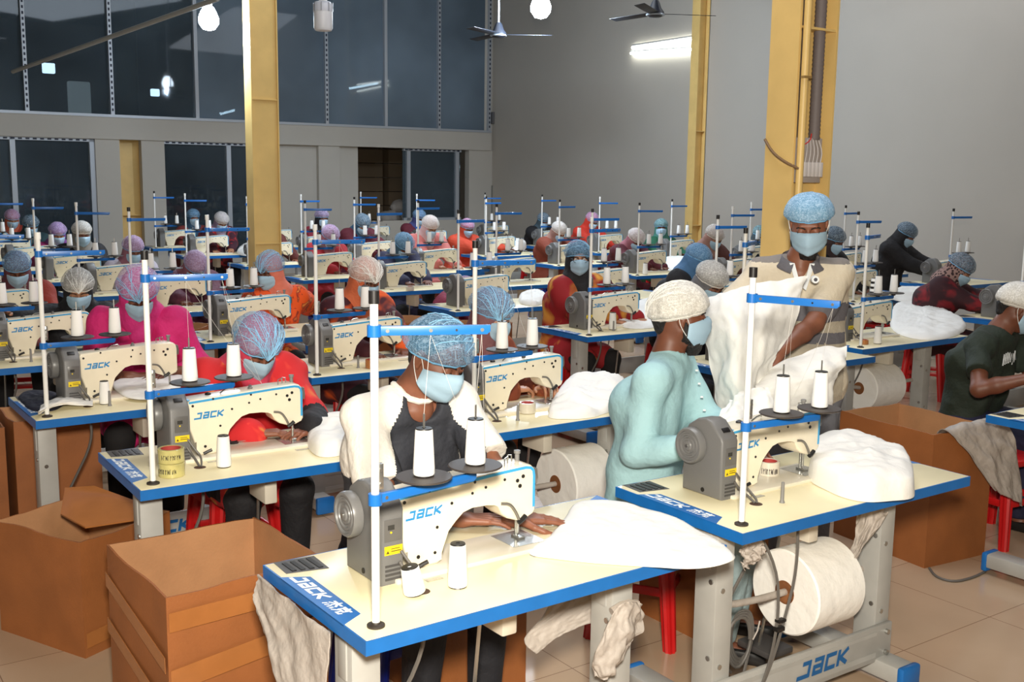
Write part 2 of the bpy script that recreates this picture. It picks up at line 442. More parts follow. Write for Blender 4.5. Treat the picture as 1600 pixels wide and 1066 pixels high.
# ------------------------------------------------------------------ sewing machine
MO = (.45, .35, TZ)   # origin of the machine in table coordinates
PROF = [(.30, .012), (.39, .012), (.392, .027), (.408, .04), (.422, .10), (.428, .118), (.442, .132), (.47, .145), (.50, .153), (.549, .160), (.58, .155), (.590, .140), (.603, .115), (.623, .099), (.655, .087), (.69, .088), (.715, .098), (.722, .110), (.722, .215), (.718, .234), (.706, .245), (.686, .249), (.60, .246), (.27, .226), (.262, .21), (.268, .12), (.285, .063), (.30, .034)]
def make_machine(stripe=True, detail=True, cover_front=True):
    g = empty('sewing_machine')
    def B(mb, name, m, par=None, sm=40): return shift(mb, (-MO[0], -MO[1], -TZ)).build(name, m, par or g, smooth=sm)
    off = lambda pts: [(a, b+TZ) for a, b in pts]
    body = B(MB().prism(off(PROF), 'y', .31, .405, .008, 3), 'machine_body', WENA)
    bed = B(MB().box(.235, .76, .265, .44, TZ-.002, TZ+.012, .003), 'bed', mat('bed_enamel', srgb(226, 218, 200), .3))
    B(MB().box(.64, .75, .30, .42, TZ+.011, TZ+.0135), 'needle_plate', STEEL, bed)
    # motor cover with its front slope
    cp_ = [(.277, .0), (.277, .200), (.284, .214), (.335, .262), (.36, .268), (.40, .262), (.44, .236), (.462, .195), (.462, .0)]
    cov = B(MB().prism(off(cp_), 'x', .185, .262, .009, 3), 'motor_cover', GREYP)
    # hand wheel
    w = MB().lathe([(.056, .186), (.062, .180), (.063, .160), (.059, .152), (.052, .152), (.050, .158), (.044, .158), (.042, .154), (.036, .154), (.034, .159), (.028, .159), (.026, .154), (.018, .154), (.015, .150), (.006, .149), (0, .149)], (0, .408, TZ+.168), 'x', 36)
    wh = B(w, 'hand_wheel', mat('wheel_grey', srgb(112, 111, 110), .35), cov)
    B(MB().cyl((.146, .408, TZ+.168), (.152, .408, TZ+.168), .006, n=12), 'wheel_screw', STEEL, wh)
    if detail:
        # display panel, yellow label, switch, base screw
        B(MB().box(.203, .254, .2755, .2775, TZ+.118, TZ+.178, .0006), 'control_panel', mat('panel_grey', srgb(98, 96, 94), .3), cov)
        B(MB().box(.213, .232, .2745, .2757, TZ+.150, TZ+.163), 'display', mat('panel_dark', srgb(58, 58, 56), .2), cov)
        B(MB().cyl((.222, .2755, TZ+.143), (.222, .2742, TZ+.143), .003, n=8), 'power_lamp', YEL, cov)
        B(MB().box(.203, .256, .2752, .2772, TZ+.082, TZ+.106), 'warning_label', YEL, cov)
        m = MB().prism([(.207, TZ+.086), (.217, TZ+.086), (.212, TZ+.095)], 'y', .2748, .2752); m.box(.222, .252, .2748, .2752, TZ+.09, TZ+.0925); m.box(.222, .248, .2748, .2752, TZ+.097, TZ+.099)
        B(m, 'label_print', mat('label_ink', srgb(90, 70, 20), .6), cov)
        M = Matrix.Translation((.226, .303, TZ+.2345)) @ Matrix.Rotation(math.radians(43.5), 4, 'X')
        B(MB().box(-.016, .016, -.009, .009, -.002, .0025, .001, M), 'rocker_switch', BLACK, cov)
        m = MB()
        for k in range(4): m.box(.205, .255, .2755, .2775, TZ+.012+.012*k, TZ+.018+.012*k)
        B(m, 'vent_slots', GREYD, cov)
        B(MB().cyl((.1855, .36, TZ+.02), (.183, .36, TZ+.02), .008, n=10), 'base_screw', BLACK, cov)
    # screw caps on the white body
    sc = [(.36, .225, .0042), (.508, .226, .0042), (.545, .205, .0042), (.50, .195, .0042), (.61, .217, .0042), (.432, .178, .0045), (.385, .118, .0045), (.282, .205, .005), (.675, .217, .0058), (.655, .207, .0058), (.664, .190, .0062), (.378, .047, .0045), (.325, .045, .0055)]
    if detail:
        for (u, z, r) in sc: B(MB().cyl((u, .3085, TZ+z), (u, .3115, TZ+z), r, n=12), 'screw_cap', BLACK, body)
    else:
        m = MB()
        for (u, z, r) in sc[:11]: m.cyl((u, .3085, TZ+z), (u, .3115, TZ+z), r, n=8)
        B(m, 'screw_caps', BLACK, body)
    if stripe:
        edge = [(.268, .222), (.60, .2425), (.686, .2455), (.705, .2415), (.7155, .231), (.7185, .214), (.7185, .12)]
        m = MB(); vs = []; fs = []
        def inset(p, k): c = (.49, .15); return p
        wdt = .0085
        for i, p in enumerate(edge):
            a = edge[max(i-1, 0)]; b = edge[min(i+1, len(edge)-1)]; d = Vector((b[0]-a[0], b[1]-a[1])).normalized(); nn = Vector((d[1], -d[0]))
            q = (p[0]+nn[0]*wdt, p[1]+nn[1]*wdt)
            for (s_, y) in ((p, .3092), (q, .3092), (q, .3105), (p, .3105)): vs.append((s_[0], y, TZ+s_[1]))
        for i in range(len(edge)-1):
            for k in range(4): fs.append((i*4+k, i*4+(k+1) % 4, i*4+4+(k+1) % 4, i*4+4+k))
        m.add(vs, fs); m.box(.2625, .272, .31, .40, TZ+.226, TZ+.2285)
        B(m, 'blue_stripe', STRIPE, body)
    m = MB(); print_word(m, JACK, (.293, .3095, TZ+.152), (1, 0, .035), (0, 0, 1), .024, .104)
    B(m, 'brand_lettering', BLOGO, body)
    # lifter lever: dark arm with a black knob
    B(MB().tube([(.598, .309, TZ+.148), (.625, .303, TZ+.145), (.643, .300, TZ+.12), (.655, .297, TZ+.092)], .0045, 8, 2), 'lifter_lever', mat('lever_grey', srgb(128, 124, 118), .35, metal=.5), body)
    B(MB().tube([(.650, .296, TZ+.086), (.664, .295, TZ+.094), (.676, .296, TZ+.103)], .0075, 8), 'lever_knob', BLACK, body)
    m = MB().cyl((.695, .36, TZ+.09), (.695, .36, TZ+.03), .0045, n=10).cyl((.70, .375, TZ+.095), (.70, .375, TZ+.02), .005, n=10)
    m.cyl((.695, .36, TZ+.03), (.695, .36, TZ+.008), .0012, n=6)
    B(m, 'needle_bar', STEEL, body)
    B(MB().box(.688, .712, .345, .385, TZ+.013, TZ+.021, .002), 'presser_foot', STEEL, body)
    B(MB().prism([(.715, TZ+.235), (.728, TZ+.232), (.732, TZ+.205), (.729, TZ+.185), (.720, TZ+.188), (.722, TZ+.21)], 'y', .312, .330, .002), 'tension_lever', mat('lever_grey', srgb(128, 124, 118), .35), body)
    B(MB().lathe([(.007, TZ+.243), (.007, TZ+.265), (.010, TZ+.268), (.010, TZ+.276), (0, TZ+.277)], (.70, .375, 0), n=12), 'top_knob', mat('grey_peg', srgb(130, 128, 126), .5), body)
    if detail:
        m = MB().tube([(.63, .34, TZ+.245), (.63, .34, TZ+.268), (.645, .345, TZ+.272), (.65, .35, TZ+.262)], .002, 6)
        m.tube([(.655, .36, TZ+.246), (.655, .36, TZ+.272), (.668, .36, TZ+.27), (.67, .36, TZ+.25)], .0022, 6)
        B(m, 'thread_guide', STEEL, body)
        B(MB().lathe([(.009, TZ+.238), (.010, TZ+.246), (.006, TZ+.25), (.006, TZ+.256), (0, TZ+.257)], (.52, .35, 0), n=12), 'top_screw', GREYP, body)
        B(MB().tube([(.40, .35, TZ+.236), (.42, .345, TZ+.25), (.45, .35, TZ+.252), (.46, .36, TZ+.243)], .003, 6), 'thread_guide', STEEL, body)
        B(MB().lathe([(.012, TZ+.230), (.012, TZ+.236), (.005, TZ+.24), (0, TZ+.241)], (.36, .37, 0), n=14), 'top_screw', BLACK, body)
        B(MB().tube([(.245, .272, TZ+.06), (.258, .262, TZ+.035), (.262, .225, TZ+.02), (.265, .195, TZ+.002)], .0045, 6, 2), 'cable', CABLE, cov)
        B(MB().tube([(.248, .27, TZ+.09), (.27, .25, TZ+.05), (.285, .24, TZ+.03), (.275, .2, TZ+.015), (.27, .19, TZ+.002)], .004, 6, 2), 'cable', CABLE, cov)
        B(MB().tube([(.315, .300, TZ+.02), (.33, .295, TZ+.028), (.345, .292, TZ+.034)], .006, 8), 'knee_catch', BLACK, bed)
    return g

# ------------------------------------------------------------------ thread stand
PL = .808
def make_stand(cap=True, detail=True):
    g = empty('thread_stand')
    MB().cyl((0, 0, 0), (0, 0, PL-.004), .0098, n=16).build('pole', POLEW, g)
    MB().lathe([(.022, 0), (.022, .005), (.012, .008), (.0105, .012)], n=20).build('pole_base', RUBBER, g)
    MB().lathe([(.0105, PL-.03), (.0125, PL-.03), (.0125, PL), (0, PL)], n=16).build('pole_cap', BLACK if cap else POLEW, g)
    u = empty('upper_arm'); u.parent = g; u.location = (0, 0, .72)
    # arms are meshes that carry their own sub-parts
    bpy.data.objects.remove(u)
    def arm(name, L, z):
        m = MB().cyl((0, 0, -.0135), (0, 0, .0135), .0165, n=20)
        m.prism([(.012, -.011), (L-.008, -.011), (L, -.004), (L, .011), (.012, .011)], 'y', -.0065, .0065, .0015)
        o = m.build(name, BLUEM, g); o.location = (0, 0, z); return o
    ua = arm('upper_arm', .27, .715); la = arm('lower_arm', .31, .315)
    if detail:
        for x in (.03, .13, .25): MB().cyl((x, -.0085, 0), (x, -.006, 0), .0045, n=8).build('arm_screw', STEEL, ua)
        MB().cyl((.19, -.008, 0), (.19, -.006, 0), .003, n=8).build('arm_hole', BLACK, ua)
        MB().cyl((.028, -.0085, 0), (.028, -.006, 0), .0045, n=8).build('arm_screw', STEEL, la)
        m = MB().box(.009, .02, -.006, .006, .338, .40, .001)
        m.cyl((.012, -.009, .35), (.012, -.004, .35), .005, n=8); m.cyl((.012, -.009, .385), (.012, -.004, .385), .005, n=8)
        m.build('pole_joint', STEEL, g)
    for x in (.145, .31):
        tr = MB().lathe([(.012, .010), (.016, .018), (.066, .024), (.070, .027), (.068, .030), (.05, .031), (0, .031)], (x, 0, 0), n=28).build('spool_tray', TRAY, la)
        MB().cyl((x, 0, .03), (x, 0, .185), .0028, n=6).build('spool_pin', STEEL, la)
    return g
def make_spool(h=.118):
    g = empty('thread_cone')
    MB().lathe([(.0255, .003), (.0268, .006), (.0265, .02), (.0215, h-.006), (.0205, h-.003)], n=24).build('thread', THREAD, g)
    MB().lathe([(.0245, 0), (.0245, .003), (.010, .0031), (.006, h*.5), (.0055, h+.001), (.0195, h), (.0205, h-.003), (.0205, h-.006)], n=20).build('cone_core', BLACK, g)
    return g
P_TABLE = Proto(make_table(True)); P_TABLE_FAR = Proto(make_table(False))
P_MACH = Proto(make_machine(True, True)); P_MACH_FAR = Proto(make_machine(True, False)); P_MACH_PLAIN = Proto(make_machine(False, True))
P_STAND = {(c, d): Proto(make_stand(c, d)) for c in (True, False) for d in (True, False)}
P_SPOOL = Proto(make_spool())
# ------------------------------------------------------------------ people
def nrm(v): v = np.array(v, float); return v/max(np.linalg.norm(v), 1e-9)
def rotm(axis, a):
    return np.array(Matrix.Rotation(a, 3, Vector(axis)))
def head_frame(yaw, pitch, roll=0):
    """yaw: world angle of the facing direction; pitch: nod down (+)"""
    f = np.array([math.cos(yaw), math.sin(yaw), 0]); r = np.array([f[1], -f[0], 0]); u = np.array([0, 0, 1.])
    cpi, spi = math.cos(pitch), math.sin(pitch)
    f2 = f*cpi-u*spi; u2 = u*cpi+f*spi
    cr, sr = math.cos(roll), math.sin(roll)
    r3 = r*cr+u2*sr; u3 = -r*sr+u2*cr
    return r3, f2, u3
def hand_field(Fd, wrist, dirf, palm_n, side, curl=.35, s=1.0, spread=.10):
    """wrist, direction of the fingers, normal out of the palm; side=+1 right, -1 left"""
    d = nrm(dirf); pn = nrm(np.array(palm_n)-np.dot(palm_n, d)*d); lat = np.cross(pn, d)*(-side)   # lat points to the thumb side
    W_ = np.array(wrist, float)
    knuck = []
    for i, (o, L) in enumerate(((.030, .086), (.010, .090), (-.011, .086), (-.031, .078))):
        k = W_+d*L*s+lat*o*s; knuck.append(k)
        Fd.cone(W_+lat*o*.55*s+d*.012*s, k, .0135*s, .0105*s, .008)
    Fd.cone(W_-d*.02, W_+d*.02, .021*s, .021*s, .01)
    Ls = ((.040, .024, .020), (.044, .027, .021), (.041, .025, .020), (.032, .020, .018))
    for i, k in enumerate(knuck):
        c = curl*(1+.12*i); dd = nrm(d+lat*(spread*(1.4-i)*.8)); p = k; a = 0
        for j, L in enumerate(Ls[i]):
            a += c*(1.0 if j else .7)
            dj = dd*math.cos(a)+pn*math.sin(a); q = p+dj*L*s
            r0 = (.0088, .0080, .0072)[j]*s; r1 = (.0080, .0072, .0062)[j]*s
            if i == 3: r0 *= .88; r1 *= .88
            Fd.cone(p, q, r0, r1, .003); p = q
    # thumb leaves the side of the palm near its base
    b = W_+d*.022*s+lat*.026*s
    t1 = b+nrm(d*.6+lat*.72+pn*.25)*.042*s; t2 = t1+nrm(d*.85+lat*.38+pn*.3)*.032*s; t3 = t2+nrm(d*.95+lat*.1+pn*.3)*.024*s
    Fd.cone(W_+d*.01+lat*.01, b, .016*s, .0145*s, .008); Fd.cone(b, t1, .0135*s, .0108*s, .006); Fd.cone(t1, t2, .0102*s, .0092*s, .004); Fd.cone(t2, t3, .0090*s, .0075*s, .003)
def ik(S, Wt, l1, l2, hint):
    S = np.array(S, float); Wt = np.array(Wt, float); v = Wt-S; d = np.linalg.norm(v); m = (l1+l2)*.985
    if d > m: Wt = S+v/d*m; v = Wt-S; d = m
    a = (l1*l1-l2*l2+d*d)/(2*d); h = math.sqrt(max(l1*l1-a*a, 0)); n = v/d
    hh = np.array(hint, float); hh = nrm(hh-(hh@n)*n)
    return S+n*a+hh*h, Wt
def smat(name, rgb, **k): return mat(name, srgb(*rgb), **k)
SKIN = {'a': mat('brown_skin', srgb(134, 84, 62), .5, sss=.08, var=.07, vscale=30), 'b': mat('dark_brown_skin', srgb(112, 66, 46), .5, sss=.06, var=.07, vscale=30), 'c': mat('light_brown_skin', srgb(176, 124, 94), .5, sss=.1, var=.05, vscale=30)}
NETS = {'blue': net_mat('blue_hair_net', srgb(100, 165, 210), .40), 'bluedense': net_mat('dense_blue_hair_net', srgb(128, 185, 225), .8), 'white': net_mat('white_hair_net', srgb(225, 222, 215), .46), 'whitedense': net_mat('dense_white_hair_net', srgb(236, 232, 222), .8),
        'pink': net_mat('lilac_hair_net', srgb(190, 165, 215), .42), 'teal': net_mat('teal_hair_net', srgb(95, 150, 160), .55), 'dark': net_mat('dusky_blue_hair_net', srgb(70, 105, 130), .6)}

def person(label, P):
    """P: head (world), yaw of body, hyaw/pitch/roll of head, hands, clothes.  Built round an origin on the floor under the hips."""
    g = np.array
    hd = g(P['head'], float); yaw = P['yaw']; fd = g([math.cos(yaw), math.sin(yaw), 0]); rt = g([fd[1], -fd[0], 0]); up = g([0, 0, 1.])
    hyaw = P.get('hyaw', yaw); r_, f_, u_ = head_frame(hyaw, P.get('pitch', .5), P.get('roll', 0)); HM = np.stack([r_, f_, u_], 1)
    hi = P.get('hi', False); hh = .0042 if hi else P.get('hres', .008); bh = .012 if hi else P.get('bres', .018); s = P.get('scale', 1.0)
    stand = P.get('stand', False)
    lean = P.get('lean', .20)                      # how far hips are behind the head
    hz = P.get('hipz', .52) if not stand else .93
    hip = g([hd[0], hd[1], 0])-fd*lean+g([0, 0, hz])
    if 'hip' in P: hip = g(P['hip'], float)
    O = g([hip[0], hip[1], 0.])
    T = lambda p: g(p)-O
    # neck base, chest and shoulders
    nb = hd-u_*.155*s-f_*.028*s; nb = nb-up*.01
    if 'neck' in P: nb = g(P['neck'], float)
    spine = nb-hip; chest = hip+spine*.66-fd*.035+fd*.0; waist = hip+spine*.32-fd*.02
    if P.get('chestfwd'): chest = chest+fd*P['chestfwd']
    sw = P.get('sw', .160)*s
    shl = {k: nb+rt*sg*sw-up*.058*s-fd*.01 for k, sg in (('R', 1), ('L', -1))}
    root = empty('person', O)
    wr = {}; el = {}
    for k, sg in (('R', 1), ('L', -1)):
        tgt = P.get('hand'+k)
        if tgt is None: tgt = nb+fd*.36+rt*sg*.10-up*.30
        hint = P.get('hint'+k, rt*sg*.8-up*.9-fd*.2)
        el[k], wr[k] = ik(shl[k], tgt, .285*s, .255*s, hint)
    skin = SKIN[P.get('skin', 'a')]
    # ---- body: trunk and legs
    allp = [T(x) for x in (hip, nb, *shl.values())]
    if stand: knees = {k: hip+rt*sg*.10-up*.43 for k, sg in (('R', 1), ('L', -1))}; ank = {k: hip+rt*sg*.12-up*(hz-.08) for k, sg in (('R', 1), ('L', -1))}
    else: knees = {k: hip+fd*.40+rt*sg*.12-up*.03 for k, sg in (('R', 1), ('L', -1))}; ank = {k: hip+fd*.36+rt*sg*.13-up*(hz-.08) for k, sg in (('R', 1), ('L', -1))}
    pts = np.array(allp+[T(x) for x in (*knees.values(), *ank.values())]); lo = pts.min(0)-.26; hi_ = pts.max(0)+.26; lo[2] = -.02
    legs = P.get('legs', True)
    def trunk(Fd, o=0., low=0):
        Fd.cone(T(hip+rt*.075), T(waist+rt*.065), .125+o, .105+o, .05); Fd.cone(T(hip-rt*.075), T(waist-rt*.065), .125+o, .105+o, .05)
        Fd.cone(T(waist+rt*.065), T(chest+rt*.075), .105+o, .118+o, .05); Fd.cone(T(waist-rt*.065), T(chest-rt*.075), .105+o, .118+o, .05)
        Fd.cone(T(chest+rt*.07), T(nb+rt*.06-up*.06), .112+o, .062+o, .05); Fd.cone(T(chest-rt*.07), T(nb-rt*.06-up*.06), .112+o, .062+o, .05)
        for k in 'RL': Fd.cone(T(nb-up*.035), T(shl[k]), .048+o, .055+o, .04)
    def leg(Fd, o=0., foot=True):
        for k in 'RL':
            sg = 1 if k == 'R' else -1
            Fd.cone(T(hip+rt*sg*.09), T(knees[k]), .095+o, .062+o, .04); Fd.cone(T(knees[k]), T(ank[k]), .060+o, .038+o, .02)
            if foot: Fd.cone(T(ank[k]-up*.045), T(ank[k]+fd*.15-up*.045), .035, .028, .02)
    B = Field(lo, hi_, bh)
    trunk(B, -.014)
    if legs: leg(B)
    parts = [B.mesh()]
    # ---- head, neck
    Hd = T(hd); L = lambda x, y, z: Hd+HM@(g([x, y, z])*s)
    N = T(nb)
    lo2 = np.minimum(Hd-.16*s, N-.10); hi2 = np.maximum(Hd+.16*s, N+.10)
    H = Field(lo2, hi2, hh)
    E = lambda c, r, k=.015, op='u', M=None: H.ell(L(*c), g(r)*s, HM if M is None else M, k*s, op)
    C = lambda a, b, ra, rb, k=.012, op='u': H.cone(L(*a), L(*b), ra*s, rb*s, k*s, op)
    E((0, -.014, .032), (.074, .092, .084)); E((0, .022, -.040), (.060, .066, .078), .03)
    C((0, .062, -.098), (0, .055, -.092), .022, .022, .03)
    for sg in (1, -1):
        C((.034*sg, .058, -.022), (.048*sg, .030, -.020), .026, .024, .02)      # cheekbone
        C((.046*sg, .0, -.055), (.012*sg, .058, -.100), .024, .018, .02)         # jaw line
    C((-.030, .078, .024), (.030, .078, .024), .012, .012, .015)                 # brow
    C((0, .084, .012), (0, .108, -.030), .008, .0125, .010)                      # nose
    for sg in (1, -1):
        E((.012*sg, .098, -.036), (.009, .010, .008), .006)
        E((.031*sg, .096, .002), (.017, .016, .012), .012, 's')
        E((.031*sg, .0755, .001), (.0165, .0145, .0130), .004)                   # lids over the eyeball
        E((.077*sg, -.010, -.008), (.009, .019, .031), .006); E((.086*sg, -.008, -.004), (.006, .010, .018), .006, 's')
        C((.077*sg, -.002, -.034), (.075*sg, -.002, -.038), .007, .006, .006)
    C((-.018, .084, -.066), (.018, .084, -.066), .007, .007, .006); C((-.014, .083, -.076), (.014, .083, -.076), .008, .008, .006)
    H.cone(L(0, -.022, -.04), N+up*0.0, .052*s, .058*s, .03); H.cone(N, N-up*.05, .058*s, .07*s, .03)
    if hi: H.cone(L(.03, -.02, -.07), N+T(nb+fd*.05)-T(nb)-up*.02, .014, .014, .02)
    parts.append(H.mesh())
    # ---- arms and hands
    for k, sg in (('R', 1), ('L', -1)):
        S_, E_, W_ = T(shl[k]), T(el[k]), T(wr[k]); ah = .0036 if hi else P.get('ares', .007)
        fdir = P.get('fdir'+k); fdir = nrm(W_-E_) if fdir is None else nrm(fdir); pn = P.get('palm'+k, -up)
        tip = W_+fdir*.2
        q = np.array([E_, W_, tip]+([S_] if P.get('sleeve', 'short') == 'short' and hi else []))
        A = Field(q.min(0)-.075, q.max(0)+.075, ah)
        A.cone(S_, E_, .050*s, .041*s, .02); A.cone(E_, E_+(W_-E_)*.35, .041*s, .040*s, .02); A.cone(E_+(W_-E_)*.35, W_, .040*s, .0245*s, .02)
        if P.get('hands', True): hand_field(A, W_, fdir, pn, sg, P.get('curl'+k, P.get('curl', .35)), s*P.get('hs', 1.0))
        parts.append(A.mesh())
        if not (P.get('sleeve', 'short') == 'short' and hi):
            A2 = Field(np.minimum(S_, E_)-.08, np.maximum(S_, E_)+.08, bh); A2.cone(S_, E_, .050*s, .041*s, .02); parts.append(A2.mesh())
    Vs = []; Fs = []; o = 0
    for V, Q in parts: Vs.append(smooth_np(V, Q, 1, .35)); Fs.append(Q+o); o += len(V)
    body = from_np('body', np.concatenate(Vs), np.concatenate(Fs), skin, root)
    # ---- upper garment
    top = P['top']; tm = top if isinstance(top, (list, tuple)) else [top]
    arms_pts = []
    for k in 'RL': arms_pts += [T(shl[k]), T(el[k]), T(wr[k])]
    hem = P.get('hem', .12); th = P.get('loose', .014)
    q = np.array(allp+arms_pts+[T(hip)-up*hem]); ch = P.get('chres', .0085) if hi else bh
    cape = P.get('cape')
    G = Field(q.min(0)-.2, q.max(0)+.16, ch)
    trunk(G, th)
    if hem > .15:                                     # long tunic over the lap
        for k in 'RL':
            sg = 1 if k == 'R' else -1
            if not stand: G.cone(T(hip+rt*sg*.09), T(hip+(knees[k]-hip)*.85), .128, .096, .05)
            else: G.cone(T(hip+rt*sg*.07), T(hip+rt*sg*.08-up*hem), .135, .13, .05)
    sl = P.get('sleeve', 'short'); frac = P.get('sleevelen', {'short': .62, 'long': 1, 'three': 1, 'none': .2}[sl])
    for k in 'RL':
        S_, E_, W_ = T(shl[k]), T(el[k]), T(wr[k])
        if sl in ('short', 'none'): G.cone(S_, S_+(E_-S_)*frac, .054+th*.5, .052+th*1.0+P.get('flare', 0), .03)
        else:
            G.cone(S_+(E_-S_)*.12, E_, .050+th*.7, .046+th, .07); G.cone(E_, E_+(W_-E_)*(.93 if sl == 'long' else .5), .050+th, .034+th, .025)
        if cape:
            G.cone(S_+up*.01, S_+(E_-S_)*cape, .066, .070, .06); G.cone(S_+fd*.04, S_+fd*.09-up*.16-rt*(1 if k == 'R' else -1)*.08, .062, .062, .06)
    if P.get('collar') == 'band': G.cone(N-up*.01, N+nrm(Hd-N)*.045, .070, .062, .015)
    # neck opening
    if not cape: G.cone(N+nrm(Hd-N)*.035+g(fd)*.012, N+nrm(Hd-N)*.2+fd*.04, .060 if P.get('collar') != 'band' else .052, .085, .008, 's')
    if P.get('scoop'): G.cone(N+fd*.06-up*.022, N+fd*.16-up*.02, .060, .075, .008, 's')
    if P.get('vneck'): G.cone(N+fd*.075-up*.02, N+fd*.10-up*.085, .035, .006, .008, 's')
    G.folds(P.get('fold', .0035)*1.9, 26, P.get('seed', 1))
    # sleeve ends cut clean
    if sl == 'short':
        for k in 'RL':
            S_, E_ = T(shl[k]), T(el[k]); ax = nrm(E_-S_); c = S_+(E_-S_)*(frac+.02)
            X, Y, Z = np.meshgrid(*G.ax, indexing='ij'); d = (X-c[0])*ax[0]+(Y-c[1])*ax[1]+(Z-c[2])*ax[2]
            R2 = (X-c[0])**2+(Y-c[1])**2+(Z-c[2])**2
            m = (d > 0) & (R2 < .14**2) & (d*d > R2*.0) & (np.sqrt(np.maximum(R2-d*d, 0)) < .10)
            side = ((X-N[0])*rt[0]+(Y-N[1])*rt[1])*(1 if k == 'R' else -1) > .145
            G.F[m & side] = np.maximum(G.F[m & side], d[m & side])
    bot = T(hip)-up*hem
    if stand or hem <= .15: G.plane(bot, (0, 0, -1))
    V, Q = G.mesh(); V = smooth_np(V, Q, 1, .4)
    mf = None
    if P.get('matfn'): mf = lambda c: P['matfn'](c, dict(N=N, S={k: T(shl[k]) for k in 'RL'}, E={k: T(el[k]) for k in 'RL'}, W={k: T(wr[k]) for k in 'RL'}, fd=fd, rt=rt, hip=T(hip), chest=T(chest)))
    shirt = from_np(P.get('topname', 'shirt'), V, Q, tm, root, matfn=mf)
    # ---- trousers
    if legs:
        G = Field(lo, hi_, bh); leg(G, .016, False)
        G.cone(T(hip+rt*.075), T(hip-rt*.075), .132, .132, .04); G.plane(T(hip)+up*.10, (0, 0, 1)); G.plane(g([0, 0, .07]), (0, 0, -1))
        G.folds(.003, 18, 3); V, Q = G.mesh()
        from_np(P.get('lowname', 'trousers'), V, Q, P.get('low', smat('black_cloth', (26, 24, 26), rough=.85)), root)
        m = MB()
        for k in 'RL':
            a = T(ank[k]); M = Matrix.Translation((a[0]+fd[0]*.05, a[1]+fd[1]*.05, .035)) @ Matrix.Rotation(yaw, 4, 'Z')
            MB().box(-.10, .13, -.042, .042, -.035, .02, .015, M).build('sandal', BLACK, root)
    # ---- scarf or hair
    sc_ = P.get('scarf')
    if sc_ is not None:
        G = Field(np.minimum(Hd-.19, N-.24), np.maximum(Hd+.19, N+.24), max(hh*1.3, .0065))
        G.ell(Hd+HM@g([0, -.018, .034])*s, g([.084, .103, .095])*s, HM, .02); G.ell(Hd+HM@g([0, .004, -.045])*s, g([.078, .080, .095])*s, HM, .04)
        G.cone(Hd+HM@g([0, -.02, -.06]), N-up*.01, .082, .105, .05); G.cone(N+rt*.08-up*.02, N-rt*.08-up*.02, .07, .07, .05); G.cone(N+fd*.05, N+fd*.09-up*.10, .07, .06, .05)
        G.ell(Hd+HM@g([0, .115, -.008])*s, g([.056, .085, .060])*s, HM, .012, 's')
        G.folds(.0028, 34, P.get('seed', 1)+5); V, Q = G.mesh(); V = smooth_np(V, Q, 1, .4)
        from_np('headscarf', V, Q, sc_, root)
    else:
        G = Field(Hd-.16, Hd+.16, hh*1.3)
        G.ell(Hd+HM@g([0, -.022, .040])*s, g([.0785, .092, .086])*s, HM, .01); G.cone(Hd+HM@g([0, -.07, -.02])*s, Hd+HM@g([0, -.062, -.055])*s, .045, .035, .02)
        G.ell(Hd+HM@g([0, .095, -.03])*s, g([.085, .075, .078])*s, HM, .008, 's')
        for sg in (1, -1): G.ell(Hd+HM@g([.085*sg, .0, -.03])*s, g([.03, .03, .045])*s, HM, .01, 's')
        V, Q = G.mesh(); from_np('hair', V, Q, P.get('haircol', HAIRK), root)
    if P.get('beard'):
        G = Field(Hd-.16, Hd+.16, hh)
        bl = P['beard']
        for sg in (1, -1): G.cone(Hd+HM@g([.064*sg, .012, -.03]), Hd+HM@g([.052*sg, .026, -.078]), .017, .019, .02)
        for sg in (1, -1): G.cone(Hd+HM@g([.054*sg, .030, -.075]), Hd+HM@g([.0, .062, -.112]), .019, .026, .02)
        G.cone(Hd+HM@g([0, .064, -.115]), Hd+HM@g([0, .066, -.108-bl]), .032, .020, .03)
        G.folds(.0035, 160, 4); V, Q = G.mesh(); from_np('beard', V, Q, HAIRK, root)
    # ---- brows and eyes
    for sg in (1, -1):
        pts_ = [Hd+HM@(g([x*sg, y, z])*s) for x, y, z in ((.012, .0935, .017), (.026, .0915, .023), (.040, .083, .021), (.050, .072, .013))]
        MB().tube(pts_, .0028*s, 6, 1).build('eyebrow', HAIRK, root)
        c0 = Hd+HM@(g([.031*sg, .078, .0005])*s)
        if P.get('eyes', 'down') == 'open':
            m = MB(); bm = bmesh.new(); bmesh.ops.create_uvsphere(bm, u_segments=12, v_segments=8, radius=.0135*s); bm.transform(Matrix.Translation(Vector(c0)))
            m.frombm(bm); m.build('eye', EYEW, root)
            m = MB(); c1 = c0+HM@(g([0, .0118, -.001])*s); m.cyl(c1, c1+f_*.0018, .0055*s, n=12); m.build('iris', BLACK, root)
        # lash line
        pl = [Hd+HM@(g([x*sg, y, z])*s) for x, y, z in ((.016, .0865, -.004), (.024, .0905, -.007), (.033, .0905, -.0085), (.043, .085, -.006), (.048, .078, -.002))]
        MB().tube(pl, .0016*s, 5, 1).build('eyelashes', BLACK, root)
    if P.get('glasses'):
        m = MB()
        for sg in (1, -1):
            ring = [Hd+HM@g([.032*sg+.023*math.cos(a), .104, -.001+.017*math.sin(a)]) for a in np.linspace(0, 6.283, 17)]
            m.tube(ring, .0018, 5); m.tube([Hd+HM@g([.054*sg, .102, .004]), Hd+HM@g([.08*sg, .0, .006])], .0016, 5)
        m.tube([Hd+HM@g([-.010, .105, .003]), Hd+HM@g([.010, .105, .003])], .0016, 5); m.build('glasses', BLACK, root)
